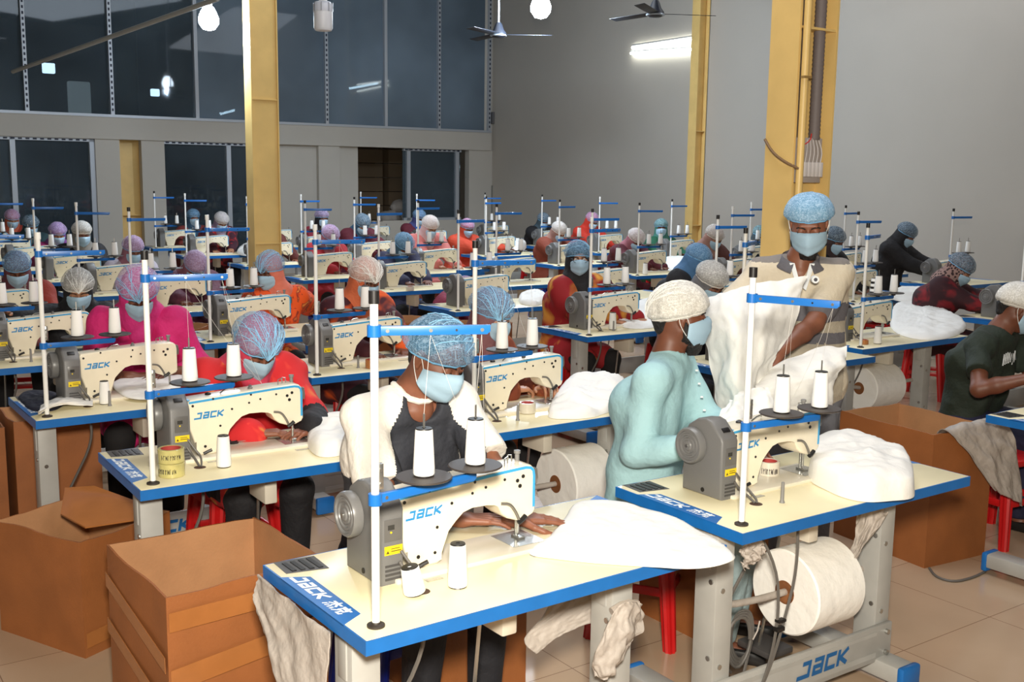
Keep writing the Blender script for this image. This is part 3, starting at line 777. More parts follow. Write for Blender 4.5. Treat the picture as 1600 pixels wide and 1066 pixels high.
    # ---- face mask
    if P.get('mask', True):
        nS, nT = 21, 15; vs = []
        low = P.get('masklow', 0)
        for layer in (0, .0022):
            for j in range(nT):
                t = j/(nT-1)
                yc = np.interp(t, [0, .12, .3, .55, .8, 1], [.110, .1255, .130, .121, .108, .078])
                zc = np.interp(t, [0, .5, .85, 1], [.006, -.064, -.112, -.126])-low
                zs = np.interp(t, [0, .5, 1], [-.024, -.052, -.078])-low
                for i in range(nS):
                    u = -1+2*i/(nS-1); a = abs(u); b = a**1.5
                    x = .078*math.sin(u*1.32)/math.sin(1.32); 
                    y = yc*(1-b)+.022*b-.004*math.sin(math.pi*a); z = zc*(1-a**1.3)+zs*a**1.3
                    pl_ = .0016*math.sin(t*19)*(1-a**3); yy = y+pl_+layer
                    if abs(u) > .9: x *= 1.0
                    vs.append(Hd+HM@(g([x*(1+layer*8), yy, z])*s))
        fs = []; n1 = nS*nT
        for j in range(nT-1):
            for i in range(nS-1):
                a = j*nS+i; fs.append((a, a+1, a+1+nS, a+nS)); fs.append((n1+a, n1+a+nS, n1+a+1+nS, n1+a+1))
        for i in range(nS-1): fs.append((i, n1+i, n1+i+1, i+1)); a = (nT-1)*nS+i; fs.append((a, a+1, n1+a+1, n1+a))
        for j in range(nT-1): a = j*nS; fs.append((a, a+nS, n1+a+nS, n1+a)); a += nS-1; fs.append((a, n1+a, n1+a+nS, a+nS))
        mk = MB().add(vs, fs).build('face_mask', P.get('maskmat', MASKB), root, smooth=60)
        if sc_ is None or P.get('loops'):
            for sg in (1, -1):
                MB().tube([Hd+HM@g([.076*sg, .024, -.026-low]), Hd+HM@g([.086*sg, .006, .006]), Hd+HM@g([.090*sg, -.012, .018]), Hd+HM@g([.088*sg, -.024, .0]), Hd+HM@g([.083*sg, -.012, -.036]), Hd+HM@g([.077*sg, .022, -.076-low])], .0014, 5, 2).build('ear_loop', LOOPW, mk)
    # ---- hair net
    if P.get('net'):
        rs = np.random.RandomState(P.get('seed', 1)); nA, nR = (56, 22) if hi else (32, 12); vs = []
        sx, sy, sz = P.get('netsize', (.103, .122, .105)); tilt = P.get('nettilt', .22); cz = P.get('netz', .028)
        ph = rs.rand(4)*6; R_t = rotm((1, 0, 0), tilt)
        for j in range(nR+1):
            t = j/nR; phi = -0.32+t*(math.pi/2+.32)
            for i in range(nA):
                a = 2*math.pi*i/nA
                rip = 1+.018*math.sin(9*a+ph[0])*math.cos(phi)+.014*math.sin(15*a+ph[1]+t*3)*(1-t)+.012*math.sin(5*a+ph[2]+t*5)
                rim = 1.0 if j > 1 else (.955 if j == 0 else .985)
                if j == 0: rim = .80
                if j == 1: rim = .87
                if j == 2: rim = .96
                p = R_t@g([sx*math.cos(a)*math.cos(phi)*rip*rim, sy*math.sin(a)*math.cos(phi)*rip*rim, sz*math.sin(phi)*rip])
                vs.append(Hd+HM@((p+g([0, -.014, cz]))*s))
        fs = []
        for j in range(nR):
            for i in range(nA): fs.append((j*nA+i, j*nA+(i+1) % nA, (j+1)*nA+(i+1) % nA, (j+1)*nA+i))
        nt = MB().add(vs, fs).build('hair_net', NETS[P['net']], root, smooth=80)
        if P.get('pleats', 0):
            ga = P.get('gather', math.pi/2); g0 = g([math.cos(ga)*math.cos(-.22), math.sin(ga)*math.cos(-.22), math.sin(-.22)]); pm = MB()
            for i in range(P['pleats']):
                b_ = ga+math.pi+(rs.rand()-.5)*4.2; p_ = rs.rand()*1.3-.1; d_ = g([math.cos(b_)*math.cos(p_), math.sin(b_)*math.cos(p_), math.sin(p_)]); L_ = .45+.5*rs.rand(); line = []
                d_ = nrm(d_); side_ = rs.randn(3)*.05
                for q_ in np.linspace(0, L_, 9):
                    w_ = nrm(g0*(1-q_)+d_*q_+g([0, 0, 1])*.35*math.sin(math.pi*q_)+side_*math.sin(q_*9)); w_ = R_t@(w_*g([sx, sy, sz])*1.022)
                    line.append(Hd+HM@((w_+g([0, -.014, cz]))*s))
                pm.tube(line, .0013*s, 4)
            pm.build('pleats', P.get('pleatmat', smat('net_crease_blue', (150, 205, 240), rough=.8) if 'white' not in P['net'] else smat('net_crease_white', (240, 240, 236), rough=.8)), nt)
        rim = [vs[nA+i] for i in range(0, nA)]+[vs[nA]]
        MB().tube(rim, .0035*s, 5).build('elastic_rim', P.get('rimmat', smat('net_rim_blue', (120, 180, 220), rough=.8) if 'white' not in P['net'] else smat('net_rim_white', (222, 218, 210), rough=.8)), nt)
    tag(root, label, 'person', P.get('group'))
    return dict(root=root, O=O, T=T, N=N, Hd=Hd, HM=HM, S=shl, E=el, W=wr, fd=fd, rt=rt, hip=hip, chest=chest)
# ------------------------------------------------------------------ the hall
EV = np.array([math.cos(TH), math.sin(TH), 0]); NV = np.array([-math.sin(TH), math.cos(TH), 0])
def EN(e, n, z=0): return EV*e+NV*n+np.array([0, 0, z])
EW, NW = 12.6, 18.8          # right wall and back wall in the hall's own axes
def onwall(px, py):          # point of the back wall seen at a pixel -> (e, z)
    d = ray(px, py); t = NW/(d@NV); p = np.array([0, 0, CAMH])+t*d; return p@EV, p[2]
def onright(px, py):
    d = ray(px, py); t = EW/(d@EV); p = np.array([0, 0, CAMH])+t*d; return p@NV, p[2]
RZ = (0, 0, TH)
def hall(mb, name, m, smooth=40, par=None): return mb.build(name, m, par, smooth=smooth, rot=RZ if par is None else None)

q = NT('polished_floor_tiles'); b = q.b; b.inputs['Roughness'].default_value = .16
tc = q.n('ShaderNodeTexCoord'); br = q.n('ShaderNodeTexBrick', offset=0.0, i_Scale=1.0)
br.inputs['Brick Width'].default_value = .6; br.inputs['Row Height'].default_value = .6; br.inputs['Mortar Size'].default_value = .0022
br.inputs['Color1'].default_value = srgb(190, 164, 138); br.inputs['Color2'].default_value = srgb(184, 158, 132); br.inputs['Mortar'].default_value = srgb(140, 112, 90)
q.l(tc.outputs['Object'], br.inputs['Vector']); nz = q.n('ShaderNodeTexNoise', i_Scale=3.0, i_Detail=6.0); q.l(tc.outputs['Object'], nz.inputs['Vector'])
mx = q.n('ShaderNodeMix', data_type='RGBA', blend_type='MULTIPLY'); mx.inputs[0].default_value = .35
q.l(br.outputs[0], mx.inputs[6]); rp = q.n('ShaderNodeValToRGB'); rp.color_ramp.elements[0].color = (.62, .6, .57, 1); rp.color_ramp.elements[1].color = (1.15, 1.15, 1.15, 1); q.l(nz.outputs[0], rp.inputs[0]); q.l(rp.outputs[0], mx.inputs[7]); q.l(mx.outputs[2], b.inputs['Base Color'])
FLOORM = q.m
WALLM = mat('grey_plaster', srgb(190, 186, 178), .85, var=.05, vscale=.6, bump=.06, bscale=90)
WALLR = mat('beige_grey_plaster', srgb(178, 172, 163), .85, var=.04, vscale=.5, bump=.05, bscale=90)
COLM = mat('ochre_steel_paint', srgb(226, 192, 122), .42, var=.06, vscale=4)
ALU = mat('aluminium_frame', srgb(176, 182, 190), .4, metal=.3)
struct(hall(MB().box(-3, EW+.2, -3.5, 26, -.1, 0), 'floor', FLOORM))
struct(hall(MB().box(EW, EW+.2, -3.5, 26, 0, 7), 'wall_right', WALLR))
struct(hall(MB().box(-3.2, -3, -3.5, 26, 0, 7), 'wall_left', WALLM))
struct(hall(MB().box(-3.2, EW+.2, -3.7, -3.5, 0, 7), 'wall_front', WALLM))
struct(hall(MB().box(-3.2, EW+.2, -3.7, 26, 7, 7.1), 'ceiling', mat('ceiling_grey', srgb(70, 72, 76), .9)))
# the back wall: piers and beam, openings between
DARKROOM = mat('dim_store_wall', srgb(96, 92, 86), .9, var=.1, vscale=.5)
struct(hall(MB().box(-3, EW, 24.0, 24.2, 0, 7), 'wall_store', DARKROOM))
sill = onwall(600, 201)[1]; beamb = sill-.36
w = MB(); X = lambda px, py=260: onwall(px, py)[0]
eR = EW
w.box(-3, X(765), NW-.04, NW+.16, beamb, sill)                       # beam
piers = [(X(150), X(188)), (X(222), X(258)), (X(498), X(531)), (X(733), EW)]
for a, c in piers: w.box(a, c, NW, NW+.16, 0, beamb)
w.box(X(420)-.05, X(500), NW+.10, NW+.16, 0, beamb); w.box(X(530), X(563), NW+.10, NW+.16, 0, beamb)
w.box(-3, X(150), NW+.02, NW+.14, 0, .12); w.box(-3, X(-80), NW, NW+.16, 0, beamb); w.box(-3, X(-520, 190), NW, NW+.16, sill, 7)
w.box(X(563), X(733), NW, NW+.14, 0, .96); w.box(X(258), X(420), NW, NW+.14, 0, .35)
w.box(X(757), EW, NW+.02, NW+.16, beamb, 7)
struct(hall(w, 'wall_back', WALLM))
struct(hall(MB().box(-3, X(765), NW-.06, NW+.06, sill, sill+.045), 'trim_1', ALU))
# glazing above the beam: dusty dark glass
q = NT('dusty_dark_glass'); t_ = q.t; t_.nodes.remove(q.b)
tr = q.n('ShaderNodeBsdfTransparent'); tr.inputs[0].default_value = (.30, .36, .42, 1); gl = q.n('ShaderNodeBsdfGlossy'); gl.inputs['Roughness'].default_value = .03; gl.inputs['Color'].default_value = (.9, .95, 1, 1)
fr = q.n('ShaderNodeFresnel', i_IOR=1.5); m1 = q.n('ShaderNodeMixShader'); q.l(fr.outputs[0], m1.inputs[0]); q.l(tr.outputs[0], m1.inputs[1]); q.l(gl.outputs[0], m1.inputs[2])
df = q.n('ShaderNodeBsdfDiffuse'); df.inputs[0].default_value = srgb(120, 138, 150); m2 = q.n('ShaderNodeMixShader'); 
tcg = q.n('ShaderNodeTexCoord'); nzg = q.n('ShaderNodeTexNoise', i_Scale=.45, i_Detail=3.0); q.l(tcg.outputs['Object'], nzg.inputs['Vector']); mr = q.n('ShaderNodeMapRange'); mr.inputs[1].default_value = .35; mr.inputs[2].default_value = .65; mr.inputs[3].default_value = .10; mr.inputs[4].default_value = .30; q.l(nzg.outputs[0], mr.inputs[0]); q.l(mr.outputs[0], m2.inputs[0])
q.l(m1.outputs[0], m2.inputs[1]); q.l(df.outputs[0], m2.inputs[2]); q.l(m2.outputs[0], q.o.inputs[0]); GLASS = q.m; GLASSD = GLASS.copy(); GLASSD.name = 'paler_dark_glass'
for x in GLASSD.node_tree.nodes:  # right-hand panes: paler diffuse, and a larger share of it
    if x.type == 'BSDF_DIFFUSE': x.inputs[0].default_value = srgb(150, 170, 188)
    if x.type == 'MAP_RANGE': x.inputs[3].default_value = .30; x.inputs[4].default_value = .55
mul = [(-520, 1), (-360, 0), (-210, 1), (-70, 1), (43, 1), (176, 1), (308, 0), (414, 0), (510, 1), (602, 0), (685, 1), (763, 1)]
PERF = mat('dark_slot', srgb(30, 38, 60), .6)
prev = None; k = 1
for i, (px, perf) in enumerate(mul):
    e0 = onwall(px, 190)[0]
    if prev is not None:
        g = hall(MB().box(prev, e0, NW+.03, NW+.036, sill+.04, 7.0), 'window_%d' % k, GLASSD if i > 6 else GLASS); struct(g); k += 1
    fr_ = hall(MB().box(e0-.03, e0+.03, NW-.045, NW+.05, sill+.04, 7.0), 'trim_%d' % (i+2), ALU); struct(fr_)
    if perf:
        m = MB()
        for j in range(46): m.box(e0-.014, e0+.014, NW-.047, NW-.044, sill+.1+j*.09, sill+.145+j*.09)
        sl = m.build('slot_row', PERF, fr_)
    prev = e0
# lower windows
def lowwin(pa, pb, z0, posts, kk):
    a, c = X(pa), X(pb); root = hall(MB().box(a, c, NW+.08, NW+.085, z0, beamb), 'window_%d' % kk, GLASS); struct(root)
    for pp in posts:
        e0 = X(pp); MB().box(e0-.04, e0+.04, NW+.03, NW+.10, z0, beamb).build('window_frame', ALU, root)
    MB().box(a, c, NW+.03, NW+.10, beamb-.05, beamb).build('window_frame', ALU, root)
    MB().box(a, c, NW+.03, NW+.10, z0, z0+.05).build('window_frame', ALU, root)
    m = MB()
    for j in range(int((c-a)/.11)): m.box(a+.03+j*.11, a+.09+j*.11, NW+.027, NW+.03, beamb-.038, beamb-.012)
    m.build('slot_row', PERF, root)
lowwin(-80, 150, .12, (22, 146), 20); lowwin(258, 424, .35, (359,), 21); lowwin(632, 722, .96, (640, 716), 22)
# shut panel by the corner, small switch box on the right wall
struct(hall(MB().box(X(768), X(808), NW-.03, NW+.01, 0, onwall(790, 290)[1], .005), 'door_1', mat('grey_door_paint', srgb(122, 122, 116), .6)))
n0, z0 = onright(770, 183)
tag(hall(MB().box(EW-.05, EW, n0-.07, n0+.07, z0-.14, z0+.1, .01), 'switch_box', mat('grey_box', srgb(96, 96, 98), .5)), 'small grey switch box on the wall beside the corner of the upper glazing', 'switch box')

# steel columns
def icolumn(e, n, label, hgt=7.0, w=.19, h=.30, t=.014):
    g = empty('steel_column', EN(e, n), TH); tag(g, label, 'column')
    MB().box(-h/2, -h/2+t, -w/2, w/2, 0, hgt).build('flange', COLM, g)
    MB().box(h/2-t, h/2, -w/2, w/2, 0, hgt).build('flange', COLM, g)
    MB().box(-h/2+t, h/2-t, -.006, .006, 0, hgt).build('web', COLM, g)
    MB().box(-h/2-.06, h/2+.06, -w/2-.05, w/2+.05, 0, .02).build('base_plate', COLM, g)
    for z in (1.1, 2.6, 4.7): MB().box(-h/2+t, h/2-t, -w/2+.004, -.006, z, z+.012).build('stiffener', COLM, g)
    return g
c1 = icolumn(4.42, 10.95, 'ochre steel column standing among the sewing rows left of centre')
MB().box(-.136, .136, -.075, -.060, 0, 7).build('cover_plate', COLM, c1)
c2 = icolumn(4.50, 3.83, 'ochre steel column with grey conduits behind the man in the striped polo shirt')
c3 = icolumn(onwall(201, 190)[0]+.05, NW+.24, 'ochre steel column set in the back wall between the left windows', 7, .2, .36)
n0, _ = onright(1098, 200)
c4 = icolumn(EW-.13, n0, 'ochre steel column against the right wall beside the lit tube lamps', 7, .17, .22)
# conduits on the second column
def conduit(par, x, y, z0, z1, r, m, name): return MB().cyl((x, y, z0), (x, y, z1), r, n=14).build(name, m, par)
def loose(name, label, cat, e, n, group=None):
    g = empty(name, EN(e, n), TH); tag(g, label, cat, group); return g
p = loose('conduit', 'thin ochre pipe running up the front flange of the conduit column', 'pipe', 4.50, 3.83)
conduit(p, -.118, -.115, 0.3, 7, .019, COLM, 'pipe')
for z in (2.35, 3.1): MB().box(-.145, -.09, -.138, -.112, z, z+.012).build('clip', mat('clip_tan', srgb(150, 120, 70), .5), p)
p = loose('conduit', 'smooth dark grey conduit in the recess of the ochre column', 'pipe', 4.50, 3.83)
conduit(p, -.062, -.06, 2.02, 7, .019, mat('conduit_grey', srgb(104, 98, 98), .5), 'pipe')
p = loose('corrugated_hose', 'ribbed brown grey hose in the recess of the ochre column', 'hose', 4.50, 3.83)
prof = [(.031 if k % 2 else .028, 2.05+k*.011) for k in range(0, 440)]
MB().lathe(prof, (.045, -.06, 0), n=14).build('hose', mat('hose_grey', srgb(112, 102, 100), .6), p)
p = loose('breaker_panel', 'white row of circuit breakers under the hose on the ochre column', 'switch panel', 4.50, 3.83)
zb = 1.86
MB().box(-.095, .095, -.075, -.03, zb-.03, zb+.20, .004).build('backing', mat('breaker_back', srgb(170, 160, 155), .6), p)
for k in range(6):
    MB().box(-.088+.03*k, -.062+.03*k, -.095, -.075, zb, zb+.075, .003).build('breaker', mat('breaker_white', srgb(212, 206, 204), .4), p)
    MB().tube([(-.075+.03*k, -.085, zb+.075), (-.07+.03*k, -.09, zb+.13), (-.045+.022*k, -.075, zb+.19)], .0035, 5, 1).build('wire', mat('wire_white', srgb(190, 184, 182), .5), p)
MB().tube([(-.06, -.08, zb+.16), (-.03, -.10, zb+.185), (0, -.08, zb+.22)], .003, 5, 1).build('red_wire', mat('wire_red', srgb(200, 30, 20), .5), p)
p = loose('cable', 'brown cable looping round the left flange of the conduit column', 'cable', 4.50, 3.83)
MB().tube([(-.16, .09, 2.05), (-.175, .02, 1.98), (-.165, -.06, 1.93), (-.13, -.12, 1.90)], .008, 8, 2).build('cable', mat('cable_brown', srgb(120, 92, 60), .5), p)
# things behind the glass
def at_store(px, py, n):
    d = ray(px, py); t = n/(d@NV); p = np.array([0, 0, CAMH])+t*d; return p@EV, p[2]
EMT = emit('lit_tube_lamp', (.95, 1, .92, 1), 16); EMB = emit('lit_bulb_glass', (.82, .92, 1, 1), 40); EMW = emit('lamp_reflection_glow', (.9, .97, 1, 1), 14)
def tubelamp(e0, z0, e1, z1, n, label, axis='e', r=.02):
    g = empty('tube_lamp', EN((e0+e1)/2, n, 0) if axis == 'e' else EN(n, (e0+e1)/2, 0)); tag(g, label, 'lamp')
    a = EN(e0, n, z0) if axis == 'e' else EN(n, e0, z0); c = EN(e1, n, z1) if axis == 'e' else EN(n, e1, z1)
    o = np.array(g.location[:])
    MB().cyl(a-o, c-o, r, n=12).build('tube', EMT, g); dz = np.array([0, 0, .035])
    MB().cyl(a-o+dz, c-o+dz, r*.9, n=8).build('batten', mat('batten_white', srgb(200, 200, 200), .5), g)
    return g
for (x0, y0, x1, y1, lab) in ((546, 138, 590, 130, 'slanting tube lamp reflection, built as a glowing tube behind the glazing right of the column'), (344, 178, 366, 172, 'small tube lamp reflection, built as a glowing tube behind the glazing above the beam')):  # added glowing tubes standing in for tube lamps reflected in the glazing
    a = at_store(x0, y0, 22.5); c = at_store(x1, y1, 22.5); tubelamp(a[0], a[1], c[0], c[1], 22.5, lab, r=.028)
for (x, y, s, lab) in ((75, 107, .16, 'bright square lamp reflection, built as a glowing block behind the far left glazing'), (241, 145, .12, 'small square lamp reflection, a glowing block behind the glazing right of the wall column')):  # reflected lamps in the panes, imitated by added glowing blocks behind the glass
    e0, z0 = at_store(x, y, 22.5); g = hall(MB().box(e0-s*.7, e0+s*.7, 22.4, 22.5, z0-s*.6, z0+s*.6, .02), 'lamp_reflection', EMW); tag(g, lab, 'lamp')
e0, z0 = at_store(125, 155, 23.5); tag(hall(MB().box(e0-.25, e0+.2, 23.4, 23.5, z0-.35, z0+.35, .04), 'store_window', emit('dim_lit_pane', (1, .93, .75, 1), .9)), 'dim yellowish lit pane glimpsed behind the far left glazing', 'window')
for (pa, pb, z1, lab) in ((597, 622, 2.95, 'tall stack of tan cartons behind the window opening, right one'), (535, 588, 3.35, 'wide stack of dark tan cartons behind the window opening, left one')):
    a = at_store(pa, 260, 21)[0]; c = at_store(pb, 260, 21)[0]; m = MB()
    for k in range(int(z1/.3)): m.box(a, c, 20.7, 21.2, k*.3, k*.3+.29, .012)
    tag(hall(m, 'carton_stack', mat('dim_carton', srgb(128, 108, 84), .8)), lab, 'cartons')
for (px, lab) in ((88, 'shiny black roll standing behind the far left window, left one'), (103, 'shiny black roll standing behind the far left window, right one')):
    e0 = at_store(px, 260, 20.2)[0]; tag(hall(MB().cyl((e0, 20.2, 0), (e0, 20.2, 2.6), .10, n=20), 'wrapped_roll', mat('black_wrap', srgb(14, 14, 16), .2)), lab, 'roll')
rs = random.Random(3)
for k, (px, py) in enumerate(((610, 335), (640, 333), (672, 335), (700, 336), (628, 318), (662, 315), (694, 318), (655, 303), (690, 302))):
    e0, z0 = at_store(px, py, 19.6); bm = bmesh.new(); bmesh.ops.create_uvsphere(bm, u_segments=20, v_segments=12, radius=1)
    for v in bm.verts: v.co *= 1+.06*math.sin(v.co.x*7+k)+.05*math.sin(v.co.z*9+v.co.y*5)
    bm.transform(Matrix.Translation((e0, 19.6, z0-.08)) @ Matrix.Diagonal((.27, .2, .16, 1)))
    rowname = ('lowest', 'lowest', 'lowest', 'lowest', 'middle', 'middle', 'middle', 'top', 'top')[k]
    tag(hall(MB().frombm(bm), 'wrapped_bundle', FABG, 80), 'pale bundle behind the right lower window, %s layer, %s' % (rowname, ('leftmost', 'second from left', 'third from left', 'rightmost', 'leftmost', 'centre', 'rightmost', 'left', 'right')[k]), 'bundle', 'pale wrapped bundles behind the lower window')

# lamps, fans
def hanging_bulb(px, py, Y, lit, label, r=.05):
    c = onY(px, py, Y); g = empty('hanging_lamp', (c[0], c[1], c[2])); tag(g, label, 'lamp')
    if lit:
        MB().lathe([(0, -r*1.1), (r*.6, -r*.95), (r, -r*.4), (r*1.02, r*.2), (r*.8, r*.8), (r*.5, r*1.3)], n=20).build('bulb', EMB, g)
        l = bpy.data.lights.new('bulb_light', 'POINT'); l.energy = 330 if px > 800 else 150; l.color = (.72, .86, 1); l.shadow_soft_size = .06
        lo = bpy.data.objects.new('bulb_light', l); COL.objects.link(lo); lo.location = (c[0], c[1]-.0, c[2]-r*1.6)
    else:
        MB().lathe([(0, -r*1.5), (r*.85, -r*1.45), (r, -r*1.2), (r, r*.5), (r*.95, r*.55)], n=24).build('diffuser', mat('frosted_diffuser', srgb(205, 208, 215), .4), g)
        MB().lathe([(r*1.02, r*.5), (r*1.02, r*1.2), (r*.8, r*1.5), (r*.45, r*1.6)], n=24).build('housing', mat('lamp_housing', srgb(186, 190, 200), .4), g)
        for k in range(8):
            a = k*math.pi/4; MB().box(r*1.0, r*1.06, -.004, .004, r*.5, r*1.4, 0, Matrix.Rotation(a, 4, 'Z')).build('fin', mat('lamp_fin', srgb(150, 155, 165), .4), g)
    MB().cyl((0, 0, r*1.3), (0, 0, r*2.0), r*.42, n=12).build('socket', mat('socket_white', srgb(215, 215, 215), .4), g)
    MB().cyl((0, 0, r*2.0), (0, 0, 6.98-c[2]), .004, n=6).build('cord', mat('cord_white', srgb(180, 184, 190), .5), g)
hanging_bulb(326, 31, 11.5, True, 'glowing white bulb hanging in front of the glazing left of the ochre column', .10)
hanging_bulb(845, 12, 14.0, True, 'glowing white bulb hanging between the two ceiling fans', .125)
hanging_bulb(505, 26, 8.0, False, 'unlit cylindrical lamp hanging right of the ochre column', .068)
def fan(px, py, Y, a0, label, R=.7):
    c = onY(px, py, Y); g = empty('ceiling_fan', (c[0], c[1], c[2]), a0); tag(g, label, 'fan'); FB = mat('fan_black', srgb(26, 30, 40), .45)
    MB().lathe([(0, -.075), (.07, -.07), (.105, -.04), (.10, -.01), (.07, .03), (.045, .10), (.03, .12)], n=24).build('motor', FB, g)
    MB().lathe([(.108, -.055), (.112, -.045), (.106, -.035)], n=24).build('trim_ring', mat('fan_chrome', srgb(170, 180, 190), .3, metal=.6), g)
    for k in range(3):
        M = Matrix.Rotation(k*2*math.pi/3, 4, 'Z') @ Matrix.Rotation(.16, 4, 'X')
        MB().box(.09, R, -.06, .06, -.035, -.029, .002, M).build('blade', FB, g)
    MB().cyl((0, 0, .1), (0, 0, 6.98-c[2]), .012, n=8).build('down_rod', mat('rod_pale', srgb(170, 172, 178), .5), g)
fan(779, 50, 14.5, math.radians(0), 'dark ceiling fan in front of the room corner'); fan(1024, 17, 13.0, math.radians(8), 'dark ceiling fan with a bright rim above the wall tubes', .72)
# rail that carries cables to the left bulb
a = onY(20, 112, 12.5); c = onY(340, -2, 9.3)
tag(MB().cyl(a, c, .022, n=10).build('cable_rail', mat('rail_grey', srgb(150, 152, 150), .5)), 'thin slanting rail rising past the left glowing bulb', 'rail')
for (x0, y0, x1, y1, lab) in ((992, 75, 1093, 60, 'upper lit tube lamp on the right wall'), (990, 84, 1092, 77, 'lower lit tube lamp on the right wall')):
    a = onright(x0, y0); c = onright(x1, y1); g = tubelamp(a[0], a[1], c[0], c[1], EW-.06, lab, 'n', .022)
# ------------------------------------------------------------------ work stations
class St: pass
STN = {}
SEATS = []
def station(key, desc, B=None, en=None, th=35.0, cap=True, near=False, plain=False, far=False, up=-15, lo=3, table=True, mach=True, spools=('', ''), split=True):
    s = St(); s.key = key; s.desc = desc
    s.B = np.array([B[0], B[1], 0.]) if B is not None else EN(*en)
    s.th = math.radians(th); s.e = np.array([math.cos(s.th), math.sin(s.th), 0]); s.n = np.array([-math.sin(s.th), math.cos(s.th), 0])
    s.at = lambda u, v, z=TZ: s.B+s.e*u+s.n*v+np.array([0, 0, z])
    t = (P_TABLE if near else P_TABLE_FAR).get(); t.location = s.B; t.rotation_euler = (0, 0, s.th)
    tag(t, 'blue-edged sewing table ' + desc, 'table', 'blue-edged sewing tables')
    m = (P_MACH_PLAIN if plain else P_MACH if near else P_MACH_FAR).get(); m.location = s.at(*MO[:2], TZ); m.rotation_euler = (0, 0, s.th)
    tag(m, 'white sewing machine ' + desc, 'sewing machine', 'white sewing machines')
    g = P_STAND[(cap, near)].get(); g.location = s.at(.0613, .0638, TZ); g.rotation_euler = (0, 0, s.th)
    for ch in g.children:
        if ch.name.startswith('upper_arm'): ch.rotation_euler = (0, 0, math.radians(up))
        if ch.name.startswith('lower_arm'): ch.rotation_euler = (0, 0, math.radians(lo))
    tag(g, 'white thread stand with blue arms ' + desc, 'thread stand', 'thread stands on the sewing tables')
    a = math.radians(lo)
    s.lo = a; s.up = math.radians(up)
    for i, d in enumerate((.145, .31)):
        if spools[i] is None: continue
        p = P_SPOOL.get(); p.location = s.at(.0613+math.cos(a)*d, .0638+math.sin(a)*d, TZ+.315+.032)
        p.rotation_euler = (0, 0, s.th)
        tag(p, ('left' if i == 0 else 'right') + ' thread cone on the stand ' + desc, 'thread cone', 'thread cones on the stands')
    STN[key] = s
    return s
station('T0', 'before the man in the charcoal T-shirt', (-.329, 2.349), th=35.8, near=True, up=-25, lo=7)
station('T1', 'before the bearded man in the pale turquoise tunic', (.713, 3.153), th=34.9, near=True, up=-70, lo=-5)
station('T2', 'before the woman in the red shawl', (-1.253, 3.514), th=33.8, near=True, up=-14, lo=6)
station('T3', 'before the woman in the magenta tunic', (-2.05, 4.518), th=35.3, near=True, plain=True, cap=False, up=-5, lo=4)
station('T4', 'before the woman in the rust-brown shawl', (-.17, 4.33), near=True, up=-12, lo=3)
station('T5', 'before the woman in glasses', (.514, 7.213), th=34.2, near=True, up=5, lo=0, cap=False)
station('T6', 'right of the man in the polo shirt', (2.26, 6.83), near=True, up=20, lo=0)
station('T7', 'behind the sheet of the standing man', (1.27, 5.87), near=True, up=30, lo=5)
station('T8', 'before the man in the dark green T-shirt', (2.565, 4.42), near=True)
station('b4', 'before the woman in maroon with an orange scarf', en=(2.34, 5.19), near=True, cap=False, up=-12, lo=6)
station('a7', 'before the woman in the orange tie-dye dress', en=(2.25, 6.6), near=True, cap=False, up=-5, lo=5)
station('T3b', 'before the white-netted woman in black, far left', en=(.85, 6.3), near=True, cap=False)
station('T3c', 'before the maroon scarf at the left edge', en=(.8, 7.75))
far = [
 ('a3', 'before the bent woman in the mauve net', (2.21, 8.2), 1), ('a2', 'before the woman under the lilac net', (2.16, 9.6), 0),
 ('a1', 'before the upright white-netted woman in black', (2.1, 11.05), 0), ('a0', 'before the woman in the purple scarf', (2.0, 12.45), 0),
 ('aa', 'before the woman in dark teal at the far left', (2.0, 13.9), 0), ('ab', 'before the orange scarf in the far left corner', (2.0, 15.35), 0),
 ('b10', 'before the woman with the crimson sleeve', (4.49, 7.2), 1), ('b7', 'before the lowered pale blue net, middle rows', (4.6, 8.75), 0),
 ('b3', 'before the rose net right of the column', (4.5, 10.15), 1), ('b2', 'before the woman half hidden by the column', (4.6, 12.0), 0),
 ('a6', 'before the woman in the floral dress', (4.45, 13.75), 0), ('a5', 'before the upright blue-netted woman at the back', (4.55, 15.4), 1),
 ('d1', 'before the bright blue net and black dress', (5.85, 5.7), 1), ('c7', 'unattended, behind the woman in glasses', (5.85, 7.19), 1), ('c3', 'unattended in the centre of the hall', (5.85, 8.67), 1),
 ('b9', 'before the woman in the salmon dress', (5.85, 10.2), 1), ('b5', 'before the woman in the deep blue net', (5.85, 11.74), 1), ('b0', 'before the veiled woman right behind the column', (5.85, 13.3), 0), ('b1', 'unattended at the back, behind the left column', (5.85, 14.9), 0),
 ('e5', 'before the woman in the speckled shawl', (7.9, 4.45), 1), ('e2', 'before the dark figure behind the polo shirt', (7.95, 6.04), 1), ('d3', 'before the woman in brown with a cream net', (8.0, 7.6), 0), ('c10', 'before the woman in maroon with a rose net', (7.95, 8.95), 1),
 ('c6', 'before the woman in rust with a cream net', (7.95, 10.4), 1), ('c1', 'before the small figure in orange by the corner', (8.0, 12.1), 1), ('b8', 'before the small blue-netted figure at the back', (7.9, 13.8), 0), ('b6', 'unattended at the very back by the window', (7.8, 15.4), 0),
 ('e4', 'before the woman veiled all in black', (10.1, 6.5), 1), ('e1', 'unattended by the right wall', (9.9, 7.7), 1), ('d4', 'before the woman left of the conduit column', (9.9, 9.1), 0), ('c11', 'before the woman in green', (9.9, 10.5), 1), ('c9', 'before the woman in the red veil', (9.9, 12.0), 0), ('c5', 'before the leaning woman by the back corner', (9.9, 13.4), 1), ('c2', 'unattended before the grey panel in the corner', (9.9, 15.0), 1)]
rs = random.Random(5)
